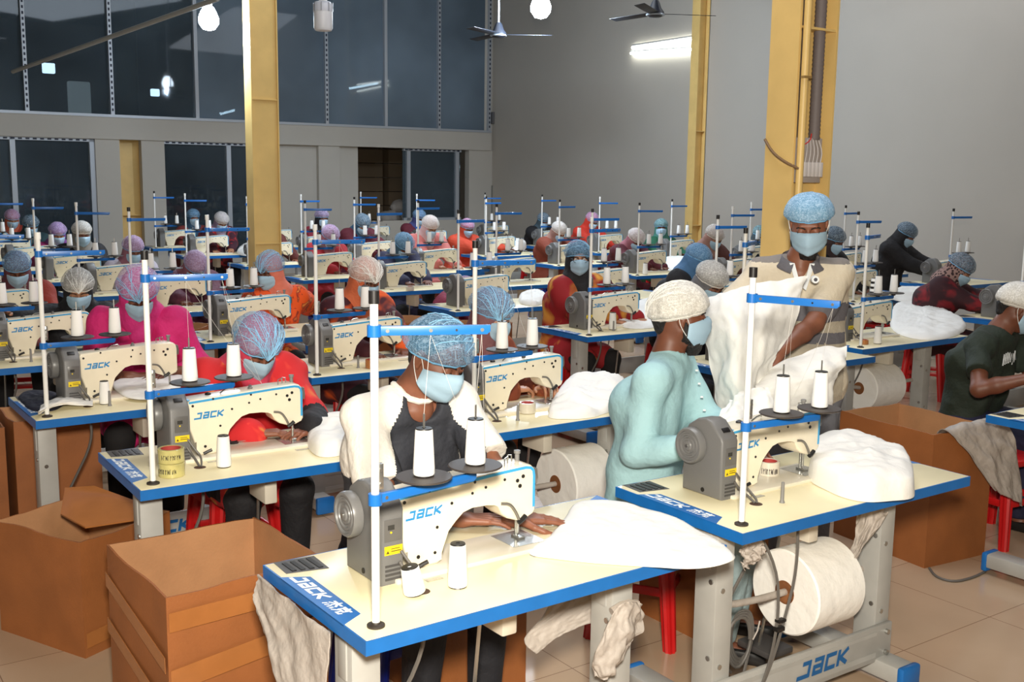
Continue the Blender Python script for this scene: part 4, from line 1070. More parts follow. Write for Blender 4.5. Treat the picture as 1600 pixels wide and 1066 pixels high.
for k, d, en, cap in far: station(k, d, en=en, cap=bool(cap), up=rs.choice((-25, -10, 0, 8)), lo=rs.choice((0, 4, -4)), th=35+rs.uniform(-1, 1))

def head_at(key, px, py, v):
    s = STN[key]; d = ray(px, py); o = np.array([0, 0, CAMH]); t = (v-(o-s.B)@s.n)/(d@s.n); return o+t*d
def seated(key, label, px, py, v=.80, **P):
    s = STN[key]; h = head_at(key, px, py, v); P.setdefault('yaw', s.th-math.pi/2+P.pop('dyaw', 0))
    P['head'] = h
    if not 1.05 < h[2] < 1.5: print('HEADZ', key, round(float(h[2]), 2), 'u', round(float((h-s.B)@s.e), 2))
    P.setdefault('handR', s.at(.56, .42, .80)); P.setdefault('handL', s.at(.80, .42, .80))
    P.setdefault('hz', .5)
    d_ = person(label, P); SEATS.append((s.desc.replace('before ', '') if 'before' in s.desc else 'the hidden worker '+s.desc, key, d_['hip'], P['yaw'], 0))
    return d_
cl = lambda n, c, **k: mat(n, srgb(*c), k.pop('rough', .8), bump=k.pop('bump', .55), bscale=k.pop('bscale', 13), bdist=.03, **k)
BLK = cl('black_dress_cloth', (24, 22, 26))
rad = math.radians
S = STN
# --- the three men in front
WH = cl('white_jersey', (238, 232, 222)); CH = cl('charcoal_jersey', (52, 54, 62))
def raglan(c, q):
    out = np.zeros(len(c))
    for k, sg in (('R', 1), ('L', -1)):
        S_ = q['S'][k]; lat = (c-q['N'])@q['rt']*sg; hgt = c[:, 2]-q['N'][2]
        out[(lat > .085+(-hgt-.02)*.42) & (lat > .07) ] = 1
    out[((c-q['N'])**2).sum(1) < .085**2] = 1
    return 1-out
pos = onz(740, 822, .79)
s0 = S['T0']
e0_ = s0.e; n0_ = s0.n
P1 = seated('T0', 'man with blue hair net and mask sewing in a charcoal T-shirt with white sleeves', 684, 557, .80, pleats=26, gather=math.pi*.93, scoop=True, sleevelen=.80, flare=.010, chres=.0065, palmL=-np.array([0, 0, 1.]),  hi=True, skin='a', top=[WH, CH], matfn=raglan, topname='t_shirt', low=cl('dark_trousers', (28, 28, 34)),
    net='blue', netsize=(.106, .124, .104), pitch=.52, hyaw=s0.th-math.pi/2+.28, roll=.05, sleeve='short', lean=.27, loose=.016, hem=.10, handR=onz(722, 812, .80), handL=onz(803, 812, .80), fdirR=e0_*.8-n0_*.45, fdirL=e0_*.85-n0_*.25+np.array([0, 0, -.05]), curl=.14, sw=.180, fold=.003, seed=2)
q_ = P1
sv = np.array([v.co[:] for v in [c for c in q_['root'].children if c.name.startswith('t_shirt')][0].data.vertices])-q_['N']
fx, ry = sv@q_['fd']-.02, sv@q_['rt']; rr_ = np.hypot(fx, ry); an = np.arctan2(ry, fx); ring = []
for a in np.linspace(-math.pi, math.pi, 37)[:-1]:
    m_ = (np.abs((an-a+math.pi) % (2*math.pi)-math.pi) < .14) & (rr_ < .16) & (rr_ > .074) & (sv[:, 2] > -.2)
    if m_.any():
        c_k = np.where(m_)[0]; ring.append(sv[c_k[np.argmax(sv[c_k, 2]-.15*rr_[c_k])]])
ring = np.array(ring)
for _ in range(4): ring = (np.roll(ring, 1, 0)+ring*2+np.roll(ring, -1, 0))/4
ring = [p+q_['N']+np.array([0, 0, .002]) for p in list(ring)+[ring[0]]]
MB().tube(ring, .0105, 8).build('collar', WH, q_['root'])
TEAL = cl('pale_turquoise_cotton', (165, 204, 210), bscale=16, bump=.35)
P2 = seated('T1', 'bearded man in a pale turquoise collarless tunic, white hair net, turned in profile', 1063, 492, .86, hi=True, skin='b', yaw=rad(-22), hyaw=rad(3), pitch=.10, roll=0, top=TEAL, topname='tunic', sleeve='long', collar='band', hem=.22, loose=.012, fold=.005,
    net='whitedense', netsize=(.106, .125, .108), nettilt=.30, netz=.024, handR=onY(1090, 702, 3.82), fdirR=np.array([1, -.1, -.05]), handL=S['T1'].at(.62, .56, .84), hintR=np.array([-.25, 0, -1.]), pleats=14, gather=-math.pi/2, beard=.055, lean=.12, sw=.185, low=cl('pale_trousers', (160, 180, 184)), seed=7, curl=.3)
m = MB()
for k in range(5):
    p = P2['N']+P2['fd']*(.112+.012*k)+np.array([0, 0, -.05-.052*k]); m.cyl(p, p+P2['fd']*.010, .004, n=8)
m.build('button', WLOGO, P2['root'])
CREAM = cl('cream_pique', (214, 202, 180)); G1 = cl('slate_stripe', (104, 102, 108)); G2 = cl('taupe_pique', (176, 166, 148)); G3 = cl('grey_yoke', (132, 126, 122))
hd3 = onY(1264, 350, 4.78)
def polo(c, q):
    z = c[:, 2]+0; out = np.zeros(len(c)); lat = np.abs((c-q['N'])@q['rt'])
    out[z > 1.475] = 3; out[(z < 1.30) & (z > 1.215)] = 1; out[z <= 1.215] = 2; out[(z < 1.165) & (z > 1.12)] = 1
    sl = lat > .215
    out[sl] = 0; out[sl & (z < 1.30) & (z > 1.235)] = 1
    return out
P3 = person('tall bearded man standing in a cream and grey striped polo shirt, holding white sheets', dict(head=hd3, yaw=rad(-99), hyaw=rad(-106), pitch=.40, roll=-.03, hi=True, stand=True, skin='a', top=[CREAM, G1, G2, G3], matfn=polo, topname='polo_shirt', sleeve='short', sw=.168, loose=.018, fold=.004,
    neck=hd3+np.array([-.016, .055, -.172]), hip=hd3+np.array([.02, .10, -.72]), hem=.12, net='bluedense', netsize=(.108, .124, .088), nettilt=.18, netz=.05, beard=.035, vneck=True, pleats=0, sleevelen=.70, low=cl('grey_trousers', (110, 112, 120)),
    handR=onY(1150, 520, 4.52), handL=onY(1212, 560, 4.50), hintL=np.array([.85, .25, -.6]), hintR=np.array([-.8, 0, -.7]), palmL=np.array([-.3, .5, -.8]), curl=.5, seed=4))
q_ = P3; nb3 = q_['N']
up_ = np.array([0, 0, 1.])
def collar_pt(a, r, z): return nb3+q_['fd']*(.012+r*math.cos(a))+q_['rt']*r*math.sin(a)+up_*z
for sg in (1, -1):
    vs = []; n = 12
    for i in range(n+1):
        a = math.pi-(math.pi-.42)*i/n; t = i/n
        p0 = collar_pt(a*sg, .074+.012*t, .050-.055*t**1.5); p1 = collar_pt(a*sg, .094+.030*t, .018-.062*t**1.3)
        for p in (p0, p1, p1+q_['fd']*.001+up_*.006, p0+up_*.005+q_['fd']*.001): vs.append(p)
    fs = []
    for i in range(n):
        for k in range(4): fs.append((i*4+k, i*4+(k+1) % 4, i*4+4+(k+1) % 4, i*4+4+k))
    fs += [(0, 1, 2, 3), (n*4+3, n*4+2, n*4+1, n*4)]
    MB().add(vs, fs).build('collar', G1, q_['root'], smooth=60)
    a = collar_pt(.42*sg, .080, .0); b2 = nb3+q_['fd']*.138+up_*-.105+q_['rt']*sg*.004; w2 = q_['rt']*sg*.022
    MB().add([a, b2, b2+w2*.6-up_*.01, a+w2, a+q_['fd']*.008, b2+q_['fd']*.008, b2+w2*.6-up_*.01+q_['fd']*.006, a+w2+q_['fd']*.006], [(0, 1, 2, 3), (7, 6, 5, 4), (0, 4, 5, 1), (1, 5, 6, 2), (2, 6, 7, 3), (3, 7, 4, 0)]).build('placket', WLOGO, q_['root'])
pb = q_['T'](onY(1274, 437, 4.60)); 
pb = pb + np.array([0, 0, 0])
bg = MB().cyl(pb+np.array([0, .02, 0]), pb+np.array([0, -.004, 0]), .016, n=20).build('chest_badge', WLOGO, q_['root'])
MB().cyl(pb+np.array([0, -.003, 0]), pb+np.array([0, -.0055, 0]), .008, n=16).build('badge_centre', mat('badge_grey', srgb(70, 70, 80), .6), bg)
# --- women near the front
RED = pattern_mat('red_gold_shawl', srgb(205, 34, 38), srgb(222, 62, 50), 9, .6, srgb(226, 150, 70))
MAG = cl('magenta_cotton', (206, 32, 110)); PINK = cl('pink_head_cloth', (226, 92, 140))
RUST = pattern_mat('rust_shawl', srgb(150, 78, 38), srgb(120, 54, 30), 14, .5)
s2 = S['T2']
def cuffs(c, q):
    out = np.zeros(len(c))
    for k in 'RL':
        E_, W_ = q['E'][k], q['W'][k]; d = W_-E_; L = d@d; t = ((c-E_)@d)/L; r = np.linalg.norm(c-E_-np.clip(t, 0, 1)[:, None]*d, axis=1)
        out[(t > .05) & (r < .085) & (k == 'L')] = 1
    return out
seated('T2', 'woman in a red shawl bent over her work, blue hair net over a pink scarf', 402, 540, .72, skin='a', hres=.0055, bres=.012, ares=.0045, top=[RED, BLK], topname='shawl', cape=.75, sleeve='long', loose=.035, hem=.2, fold=.006, scarf=cl('pink_red_scarf', (212, 66, 92)), net='blue', pleats=30, netsize=(.112, .126, .115), matfn=cuffs, chres=.01, pitch=.72, dyaw=.05, lean=.30,
    handR=onz(400, 678, .80), handL=onz(488, 672, .80), fdirR=s2.e*.9-s2.n*.2, fdirL=-s2.e*.9-s2.n*.3, curl=.45, seed=11, sw=.18, low=BLK, loops=True)
seated('T3', 'woman in a magenta tunic under a blue net, looking down', 216, 458, .78, pleats=18,  skin='b', hres=.0055, bres=.012, ares=.005, top=MAG, topname='tunic', cape=.35, sleeve='three', loose=.020, hem=.2, fold=.006, scarf=cl('violet_pink_scarf', (206, 44, 122)), net='pink', netsize=(.112, .128, .122), pitch=.62, dyaw=-.25, lean=.25,
    handR=onz(205, 588, .80), handL=onz(262, 585, .80), fdirR=S['T3'].e, curl=.2, seed=12, sw=.165)
seated('T4', 'woman in a rust-brown shawl with a blue net, face turned right', 768, 492, .80, pleats=26, gather=.9,  skin='c', hres=.0055, bres=.012, ares=.0045, top=RUST, topname='shawl', cape=.7, sleeve='long', loose=.03, hem=.2, scarf=cl('dusky_rose_scarf', (128, 84, 88)), net='blue', netsize=(.110, .128, .112), nettilt=.1, pitch=.35, dyaw=.38, lean=.25,
    handR=onz(800, 610, .81), handL=onz(850, 605, .81), fdirR=S['T4'].e, curl=.7, seed=13)
ORG = pattern_mat('orange_maroon_print', srgb(226, 88, 24), srgb(72, 20, 26), 7, .5, srgb(60, 16, 24))
seated('b4', 'woman in a maroon and orange print with an orange scarf under a white net', 571, 436, .80, pleats=26,  skin='b', hres=.007, bres=.015, top=pattern_mat('maroon_orange_print', srgb(62, 16, 28), srgb(70, 18, 28), 5, .5, srgb(222, 88, 26)), topname='shawl', cape=.7, sleeve='long', loose=.03, hem=.2, scarf=cl('orange_scarf', (214, 110, 70)), net='white', pitch=.45, dyaw=.1, lean=.25, seed=14, netsize=(.108, .122, .112))
seated('a7', 'woman in an orange tie-dye dress glancing left under a pink-orange net', 421, 424, .80, pleats=16,  skin='b', hres=.007, bres=.015, top=pattern_mat('orange_tie_dye', srgb(232, 84, 18), srgb(140, 30, 22), 16, .55, srgb(240, 140, 60)), topname='dress', cape=.6, sleeve='long', loose=.03, hem=.2, scarf=cl('coral_scarf', (222, 120, 96)), net='blue', pitch=.3, hyaw=rad(-112), lean=.25, handL=onz(492, 475, .80), seed=15, netsize=(.104, .118, .125))
seated('T3b', 'woman veiled in black with a white hair net, at the left behind the magenta tunic', 122, 452, .80, pleats=18,  skin='c', hres=.007, bres=.015, top=BLK, topname='dress', cape=.5, sleeve='long', loose=.03, hem=.2, scarf=BLK, net='white', pitch=.45, dyaw=-.2, lean=.25, handR=S['T3b'].at(.18, .40, 1.04), palmR=np.array([0, -.3, -1]), seed=16)
seated('T3c', 'woman in a dusky blue net over a maroon scarf at the far left edge', 27, 420, .80, skin='b', top=cl('brick_red_cloth', (150, 50, 34)), topname='dress', cape=.5, sleeve='long', hem=.2, scarf=cl('maroon_scarf', (104, 56, 66)), net='blue', pitch=.55, dyaw=-.2, lean=.22, seed=17)
YR = pattern_mat('red_yellow_print', srgb(148, 22, 30), srgb(150, 24, 30), 5, .5, srgb(222, 158, 60))
seated('T5', 'woman in glasses, black scarf and red-yellow shawl, facing the camera', 903, 404, .80, pleats=14, gather=2.8,  skin='c', hres=.0055, bres=.013, top=YR, topname='shawl', cape=.8, sleeve='long', hem=.2, loose=.03, scarf=BLK, net='blue', netsize=(.104, .12, .115), pitch=.05, hyaw=rad(-83), eyes='open', glasses=True, lean=.12, seed=18)
seated('T7', 'woman under a grey-white net with a tan stripe, behind the turquoise man', 1110, 440, .80, skin='a', top=cl('navy_dress', (30, 34, 50)), topname='dress', cape=.5, sleeve='long', hem=.2, scarf=cl('grey_scarf', (112, 112, 116)), net='white', pitch=.7, lean=.25, seed=19)
GRN = cl('dark_green_jersey', (34, 44, 34))
h8 = onY(1592, 480, 5.75)
P8 = person('man in a dark green T-shirt and white hair net at the right edge', dict(head=h8, yaw=rad(-48), hyaw=rad(-12), pitch=.45, hi=True, skin='b', top=GRN, topname='t_shirt', sleeve='short', lean=.22, loose=.018, fold=.006, hem=.12, net='whitedense', netsize=(.106, .124, .106), handR=onY(1612, 590, 5.35), handL=onY(1650, 590, 5.6), hintR=np.array([-.5, -.5, -.8]), low=cl('navy_trousers', (28, 28, 56)), seed=20, sw=.19, curl=.4))
SEATS.append(('the man in the dark green T-shirt', 'T8', P8['hip'], rad(-48), 0))
# --- the far rows
def w_(key, label, px, py, top, scarf, net, v=.80, **k):
    k.setdefault('pitch', .5)
    return seated(key, label, px, py, v, skin=k.pop('skin', rs.choice('abc')), top=top, topname='dress', cape=.6, sleeve='long', hem=.2, loose=.03, scarf=scarf, net=net, lean=k.pop('lean', .22), seed=len(STN)+int(px), hres=.011, bres=.024, ares=.009, low=BLK, **k)
c_ = lambda n, rgb: cl(n, rgb)
w_('a3', 'bent woman in a mauve net, only her head showing left of the tie-dye dress', 305, 416, c_('plum_cloth', (92, 40, 60)), c_('mauve_scarf', (150, 98, 112)), 'pink', pitch=.95)
w_('a2', 'woman under a lilac blue net half hidden behind the magenta one', 208, 390, c_('white_print_cloth', (170, 160, 170)), c_('mauve_scarf', (150, 98, 112)), 'pink')
w_('a1', 'woman in black with a white net, far left, upright', 128, 365, BLK, c_('off_white_scarf', (130, 126, 120)), 'white', pitch=.35)
w_('a0', 'woman in a purple scarf and magenta dress, far left', 90, 365, c_('magenta_far', (150, 40, 100)), c_('purple_scarf', (120, 70, 140)), 'pink')
w_('aa', 'woman in dark teal at the far left', 48, 352, c_('dark_teal', (34, 60, 66)), c_('dark_teal', (34, 60, 66)), 'dark')
w_('ab', 'woman in an orange scarf at the far left corner', 19, 342, c_('rust_far', (140, 44, 30)), c_('orange_far_scarf', (176, 86, 60)), 'pink')
w_('b10', 'woman with a crimson sleeve, mostly hidden behind the rust-brown shawl', 728, 455, c_('crimson_cloth', (130, 24, 56)), c_('crimson_cloth', (130, 24, 56)), 'pink', v=.95, pitch=.9, lean=.1)
w_('b7', 'woman in a pale blue net in the middle rows, face lowered', 631, 384, c_('indigo_cloth', (40, 40, 70)), c_('blue_grey_scarf', (70, 100, 120)), 'blue', pitch=.8)
w_('b3', 'woman in a rose net right of the ochre column', 516, 370, c_('scarlet_cloth', (160, 26, 36)), c_('rose_scarf', (150, 90, 100)), 'pink', pitch=.7)
w_('b2', 'woman in a white net half hidden by the ochre column', 420, 352, c_('brown_red_cloth', (90, 36, 30)), c_('brown_scarf', (120, 84, 76)), 'white')
w_('a6', 'woman in a dark red floral dress and white net left of the column', 346, 346, pattern_mat('red_floral', srgb(60, 18, 34), srgb(64, 18, 34), 9, .5, srgb(170, 40, 40)), c_('grey_lilac_scarf', (140, 120, 140)), 'white', pitch=.7)
w_('a5', 'upright woman in a blue net near the back window, facing the camera', 302, 340, c_('brick_far', (120, 44, 40)), c_('blue_far_scarf', (50, 80, 104)), 'blue', pitch=.2)
w_('b0', 'veiled woman in a rose net right behind the ochre column', 503, 341, c_('crimson_far', (120, 20, 40)), BLK, 'pink', pitch=.2)
w_('b5', 'woman in a deep blue net at the centre back', 566, 350, c_('wine_cloth', (90, 24, 40)), c_('deep_blue_scarf', (50, 84, 110)), 'dark', pitch=.8)
w_('b9', 'woman in a pink-white net and salmon dress', 672, 354, c_('salmon_cloth', (196, 110, 104)), c_('pink_white_scarf', (196, 160, 158)), 'white', pitch=.6)
w_('b8', 'small figure in a blue net at the back behind the salmon dress', 655, 340, c_('maroon_far', (90, 24, 40)), c_('blue_violet_scarf', (70, 76, 130)), 'blue')
w_('c1', 'small figure in orange near the back corner', 730, 356, c_('orange_red_cloth', (200, 70, 44)), c_('orange_red_cloth', (200, 70, 44)), 'pink')
w_('c5', 'woman in black with a dark blue net leaning by the back corner', 849, 345, BLK, c_('slate_scarf', (60, 76, 86)), 'dark')
w_('c6', 'woman in a rust dress with a cream net', 873, 362, c_('rust_dress', (124, 54, 34)), c_('tan_scarf', (150, 112, 100)), 'white', pitch=.7)
w_('c9', 'woman in a red veil near the right wall', 925, 345, c_('red_veil', (196, 52, 34)), c_('red_veil', (196, 52, 34)), 'pink', pitch=.6)
w_('c10', 'woman in maroon with a rose net bent low', 993, 374, c_('maroon_cloth', (84, 20, 34)), c_('rose_scarf', (150, 90, 100)), 'white', pitch=.8)
w_('c11', 'woman in green with a teal net facing the camera', 1033, 356, c_('green_cloth', (30, 92, 66)), c_('teal_green_scarf', (60, 116, 104)), 'teal', pitch=.1, hyaw=rad(-92))
w_('d1', 'woman in black with a bright blue net leaning right', 1090, 405, BLK, c_('denim_scarf', (70, 110, 150)), 'blue', pitch=.6, dyaw=.4)
w_('d3', 'woman in brown with a cream net behind the blue-netted one', 1116, 370, c_('brown_dress', (80, 40, 32)), c_('tan_scarf', (150, 112, 100)), 'white', pitch=.7)
w_('d4', 'woman in a dark blue net just left of the conduit column', 1188, 368, c_('dark_cloth', (34, 34, 44)), c_('slate_scarf', (60, 76, 86)), 'teal')
w_('e2', 'dark figure right behind the man in the polo shirt', 1303, 375, BLK, c_('dark_brown_scarf', (60, 44, 44)), 'dark')
w_('e4', 'woman veiled all in black with a dark blue net by the right wall', 1416, 366, BLK, BLK, 'dark', pitch=.7, dyaw=.2)
LEO = pattern_mat('speckled_print', srgb(50, 28, 30), srgb(150, 120, 112), 46, .42, kind='vor')
w_('e5', 'woman in a speckled brown shawl with a dark blue net', 1500, 420, pattern_mat('dark_red_print', srgb(50, 16, 24), srgb(60, 18, 26), 8, .5, srgb(130, 24, 34)), LEO, 'dark', pitch=.75, dyaw=.45)
# ------------------------------------------------------------------ stools
def make_stool(m):
    g = empty('plastic_stool')
    MB().prism([(-.15, -.15), (.15, -.15), (.15, .15), (-.15, .15)], 'z', .415, .45, .012).build('seat', m, g)
    for sx in (-1, 1):
        for sy in (-1, 1):
            mb = MB(); a = Vector((sx*.125, sy*.125, .42)); b = Vector((sx*.165, sy*.165, 0)); vs = []
            for p, w in ((a, .036), (b, .027)):
                for k in range(16):
                    t = 2*math.pi*k/16; r = w*(1 if k % 2 else .84); vs.append(p+Vector((r*math.cos(t), r*math.sin(t), 0)))
            fs = [(i, (i+1) % 16, 16+(i+1) % 16, 16+i) for i in range(16)]+[tuple(range(16))[::-1], tuple(range(16, 32))]
            mb.add(vs, fs).build('leg', m, g, smooth=20)
    for (x0, x1, y0, y1) in ((-.14, .14, -.15, -.135), (-.14, .14, .135, .15), (-.15, -.135, -.14, .14), (.135, .15, -.14, .14)):
        MB().box(x0, x1, y0, y1, .21, .245, .003).build('brace', m, g)
    return g
P_ST = {'red': Proto(make_stool(REDP)), 'blue': Proto(make_stool(BLUEP))}
for n_, key, hip, yaw, hz in SEATS:
    c = 'blue' if key in ('T0', 'T3b', 'b3', 'c6', 'b9', 'T8', 'a2') else 'red'
    o = P_ST[c].get(); o.location = (hip[0]+.0, hip[1], 0); o.rotation_euler = (0, 0, yaw)
    tag(o, c+' plastic stool under '+n_, 'stool', 'plastic stools of the workers')
o = P_ST['red'].get(); o.location = (2.52, 5.06, 0); o.rotation_euler = (0, 0, .5)
o.location = tuple(onz(1557, 838, 0)); tag(o, 'red plastic stool standing empty right of the cloth-draped carton', 'stool', 'plastic stools of the workers')

# ------------------------------------------------------------------ white goods
def fbm(x, y, seed, f):
    rs_ = np.random.RandomState(seed); w = 0
    for i in range(7):
        a = rs_.rand()*6.28; ff = f*(.6+rs_.rand()*1.8); w = w+np.sin((x*math.cos(a)+y*math.sin(a))*ff+rs_.rand()*6+1.5*np.sin((x*math.sin(a)-y*math.cos(a))*ff*.5+i))/(1+i*.25)
    return w/3
def heap(name, label, cat, outline, z0, H, seed, m=FABW, edge=.35, world=False, group=None, fold=.5):
    P = np.array([(q if world else onz(q[0], q[1], z0)[:2])[:2] for q in outline], float); c = P.mean(0); n = len(P)
    A = 72; R = 22; t = np.arange(A)/A*n; i0 = np.floor(t).astype(int); f = (t-i0)[:, None]
    p0, p1, p2, p3 = P[(i0-1) % n], P[i0 % n], P[(i0+1) % n], P[(i0+2) % n]
    O = .5*((2*p1)+(-p0+p2)*f+(2*p0-5*p1+4*p2-p3)*f**2+(-p0+3*p1-3*p2+p3)*f**3)
    vs = []; fs = []
    for j in range(R+1):
        r = j/R
        for i in range(A):
            p = c+(O[i]-c)*r; e_ = max(0, 1-r**4); w = fbm(p[0], p[1], seed, 22)
            z = z0+H*(e_**edge)*(1+fold*w*.55)*(1-.12*r)+.004*e_*fbm(p[0], p[1], seed+3, 70)
            vs.append((p[0]-c[0]+.006*w*r, p[1]-c[1], max(z, z0+.001)-z0))
    for j in range(R):
        for i in range(A): fs.append((j*A+i, (j+1)*A+i, (j+1)*A+(i+1) % A, j*A+(i+1) % A))
    b = len(vs); vs += [(v[0], v[1], 0) for v in vs[-A:]]
    for i in range(A): fs.append((R*A+i, b+i, b+(i+1) % A, R*A+(i+1) % A))
    fs.append(tuple(range(b, b+A)))
    o = MB().add(vs, fs).build(name, m, smooth=70, loc=(c[0], c[1], z0)); tag(o, label, cat, group); return o
def sheet(name, label, cat, rows, m=FABW, seed=1, amp=.02, th=.004, nu=40, nv=40, parent=None):
    G = np.array(rows, float); a, b = G.shape[:2]
    def cr(P, t):
        n = len(P); i = min(int(t), n-2); f = t-i; q = lambda k: P[min(max(k, 0), n-1)]
        return .5*((2*q(i))+(-q(i-1)+q(i+1))*f+(2*q(i-1)-5*q(i)+4*q(i+1)-q(i+2))*f**2+(-q(i-1)+3*q(i)-3*q(i+1)+q(i+2))*f**3)
    V = np.zeros((nv, nu, 3))
    for j in range(nv):
        row = [cr([G[k][l] for k in range(a)], j/(nv-1)*(a-1)) for l in range(b)]
        for i in range(nu): V[j, i] = cr(row, i/(nu-1)*(b-1))
    N = np.cross(np.gradient(V, axis=1), np.gradient(V, axis=0)); N /= np.linalg.norm(N, axis=2, keepdims=True)+1e-9
    U_g, V_g = np.meshgrid(np.linspace(0, 1, nu), np.linspace(0, 1, nv))
    V = V+N*(amp*(fbm(U_g, V_g, seed, 11)+.35*fbm(U_g, V_g, seed+9, 30)))[..., None]
    c = V.mean((0, 1)); c[2] = V[..., 2].min(); T_ = (V-c).reshape(-1, 3); B_ = (V-c-N*th).reshape(-1, 3); vs = np.concatenate([T_, B_]); fs = []; n1 = nu*nv
    for j in range(nv-1):
        for i in range(nu-1):
            k = j*nu+i; fs.append((k, k+1, k+nu+1, k+nu)); fs.append((n1+k, n1+k+nu, n1+k+nu+1, n1+k+1))
    for i in range(nu-1): fs.append((i, n1+i, n1+i+1, i+1)); k = (nv-1)*nu+i; fs.append((k, k+1, n1+k+1, n1+k))
    for j in range(nv-1): k = j*nu; fs.append((k, k+nu, n1+k+nu, n1+k)); k += nu-1; fs.append((k, n1+k, n1+k+nu, k+nu))
    o = MB().add(vs, fs).build(name, m, parent, loc=c, smooth=70)
    if parent is None: tag(o, label, cat)
    return o
T0, T1, T2, T3, T4, T5, T6 = (STN[k] for k in ('T0', 'T1', 'T2', 'T3', 'T4', 'T5', 'T6'))
zt = TZ+.0135
heap('white_cloth', 'large white cloth spread over the right half of the nearest table, under the left hand', 'cloth', [(826, 864), (860, 838), (884, 808), (905, 786), (965, 786), (1040, 808), (1105, 838), (1146, 866), (1136, 880), (1085, 889), (1030, 887), (950, 882), (870, 874)], .772, .024, 3, fold=.4)
heap('white_cloth', 'thick white pile on the right half of the table of the man in turquoise', 'cloth', [(1262, 744), (1300, 770), (1345, 784), (1395, 783), (1430, 776), (1424, 748), (1398, 722), (1335, 700), (1280, 702)], .772, .105, 8, fold=.22, edge=.16)
heap('white_cloth', 'white cloth heap right of the machine of the woman in the rust-brown shawl', 'cloth', [(856, 646), (885, 655), (935, 650), (985, 628), (975, 600), (930, 590), (890, 596)], .772, .062, 5, fold=.8)
heap('white_cloth', 'white cloth laid flat right of the machine of the woman in glasses', 'cloth', [(968, 505), (1000, 514), (1060, 505), (1090, 488), (1050, 468), (1000, 470)], .772, .03, 6)
heap('white_scrap', 'bright white scrap under the presser of the woman in glasses', 'cloth', [(962, 506), (985, 513), (1003, 508), (996, 498), (970, 497)], .772, .012, 9)
heap('white_cloth', 'crumpled white piece right of the machine of the woman in the red shawl', 'cloth', [(480, 690), (494, 712), (530, 712), (562, 692), (556, 664), (520, 655), (490, 664)], .772, .065, 12, fold=.7)
heap('white_cloth', 'white cloth under the forearm of the woman in the magenta tunic', 'cloth', [(176, 600), (200, 622), (250, 622), (300, 604), (290, 588), (215, 586)], zt, .014, 13)
heap('white_cloth', 'white sheets heaped right of the machine beside the striped polo shirt', 'cloth', [(1392, 512), (1430, 530), (1485, 528), (1510, 508), (1470, 484), (1420, 474), (1396, 480)], .772, .05, 14, fold=.5)
heap('navy_cloth', 'navy cloth lying over the left end of the table with plain white machine', 'cloth', [(30, 624), (52, 642), (90, 640), (104, 622), (70, 612), (40, 613)], .772, .016, 15, m=cl('navy_scrap', (18, 20, 40)))
sheet('white_strip', 'rolled white strip lying at the base of the leftmost thread pole', 'cloth', [[onz(60, 648, .79), onz(85, 636, .80), onz(110, 632, .795), onz(145, 634, .785)], [onz(62, 641, .815), onz(85, 628, .82), onz(110, 624, .812), onz(145, 628, .79)], [onz(64, 634, .79), onz(86, 622, .79), onz(112, 619, .785), onz(144, 624, .78)]], amp=.004, seed=4)
for k, (ol, z, H, lab) in enumerate((([(1030, 418), (1060, 426), (1090, 416), (1075, 404), (1040, 404)], .772, .05, 'white cloth on the table of the woman in maroon with a rose net'), ([(792, 392), (812, 394), (822, 386), (800, 384)], .772, .13, 'white cloth shining on a far table before the black-dressed woman by the corner'), ([(1395, 468), (1440, 472), (1450, 455), (1405, 452)], .772, .05, 'white cloth pile left of the speckled shawl'), ([(370, 396), (395, 400), (410, 388), (385, 384)], .772, .07, 'white cloth before the dark red floral dress'), ([(812, 474), (838, 478), (856, 468), (838, 458), (815, 462)], .772, .06, 'white cloth left of the woman in glasses'))):
    heap('white_cloth', lab, 'cloth', ol, z, H, 20+k)
# sheets held by the standing man
Yp = lambda x, y, Y: onY(x, y, Y)
sheet('white_sheet', 'large translucent white sheet held up by the standing man in the polo shirt', 'cloth', [
    [Yp(1086, 478, 4.62), Yp(1128, 456, 4.50), Yp(1190, 446, 4.46), Yp(1262, 432, 4.52)], [Yp(1092, 506, 4.50), Yp(1140, 490, 4.32), Yp(1195, 482, 4.30), Yp(1250, 462, 4.46)],
    [Yp(1108, 552, 4.44), Yp(1148, 540, 4.24), Yp(1192, 530, 4.24), Yp(1229, 530, 4.40)], [Yp(1116, 600, 4.40), Yp(1148, 592, 4.22), Yp(1180, 585, 4.24), Yp(1208, 556, 4.40)],
    [Yp(1128, 640, 4.36), Yp(1155, 636, 4.20), Yp(1182, 628, 4.24), Yp(1200, 600, 4.38)], [Yp(1140, 662, 4.28), Yp(1160, 664, 4.22), Yp(1185, 660, 4.24), Yp(1215, 655, 4.36)]], seed=5, amp=.013, nu=56, nv=56)
sheet('white_sheet', 'folded white sheet under the forearm of the standing man', 'cloth', [
    [Yp(1186, 592, 4.34), Yp(1232, 560, 4.46), Yp(1285, 545, 4.50), Yp(1323, 542, 4.50)], [Yp(1180, 606, 4.22), Yp(1235, 586, 4.30), Yp(1290, 574, 4.36), Yp(1322, 562, 4.44)],
    [Yp(1184, 634, 4.20), Yp(1235, 614, 4.26), Yp(1280, 606, 4.32), Yp(1304, 594, 4.40)], [Yp(1196, 668, 4.26), Yp(1240, 656, 4.34), Yp(1276, 648, 4.38), Yp(1300, 640, 4.44)]], seed=6, amp=.010)
sheet('white_sheet', 'corner of white sheet sloping down behind the machine of the man in turquoise', 'cloth', [
    [Yp(1140, 628, 4.16), Yp(1165, 612, 4.12), Yp(1200, 605, 4.14)], [Yp(1118, 655, 4.02), Yp(1160, 650, 4.0), Yp(1215, 645, 4.04)], [Yp(1108, 676, 3.95), Yp(1170, 680, 3.92), Yp(1240, 690, 3.96)]], seed=7, amp=.01)
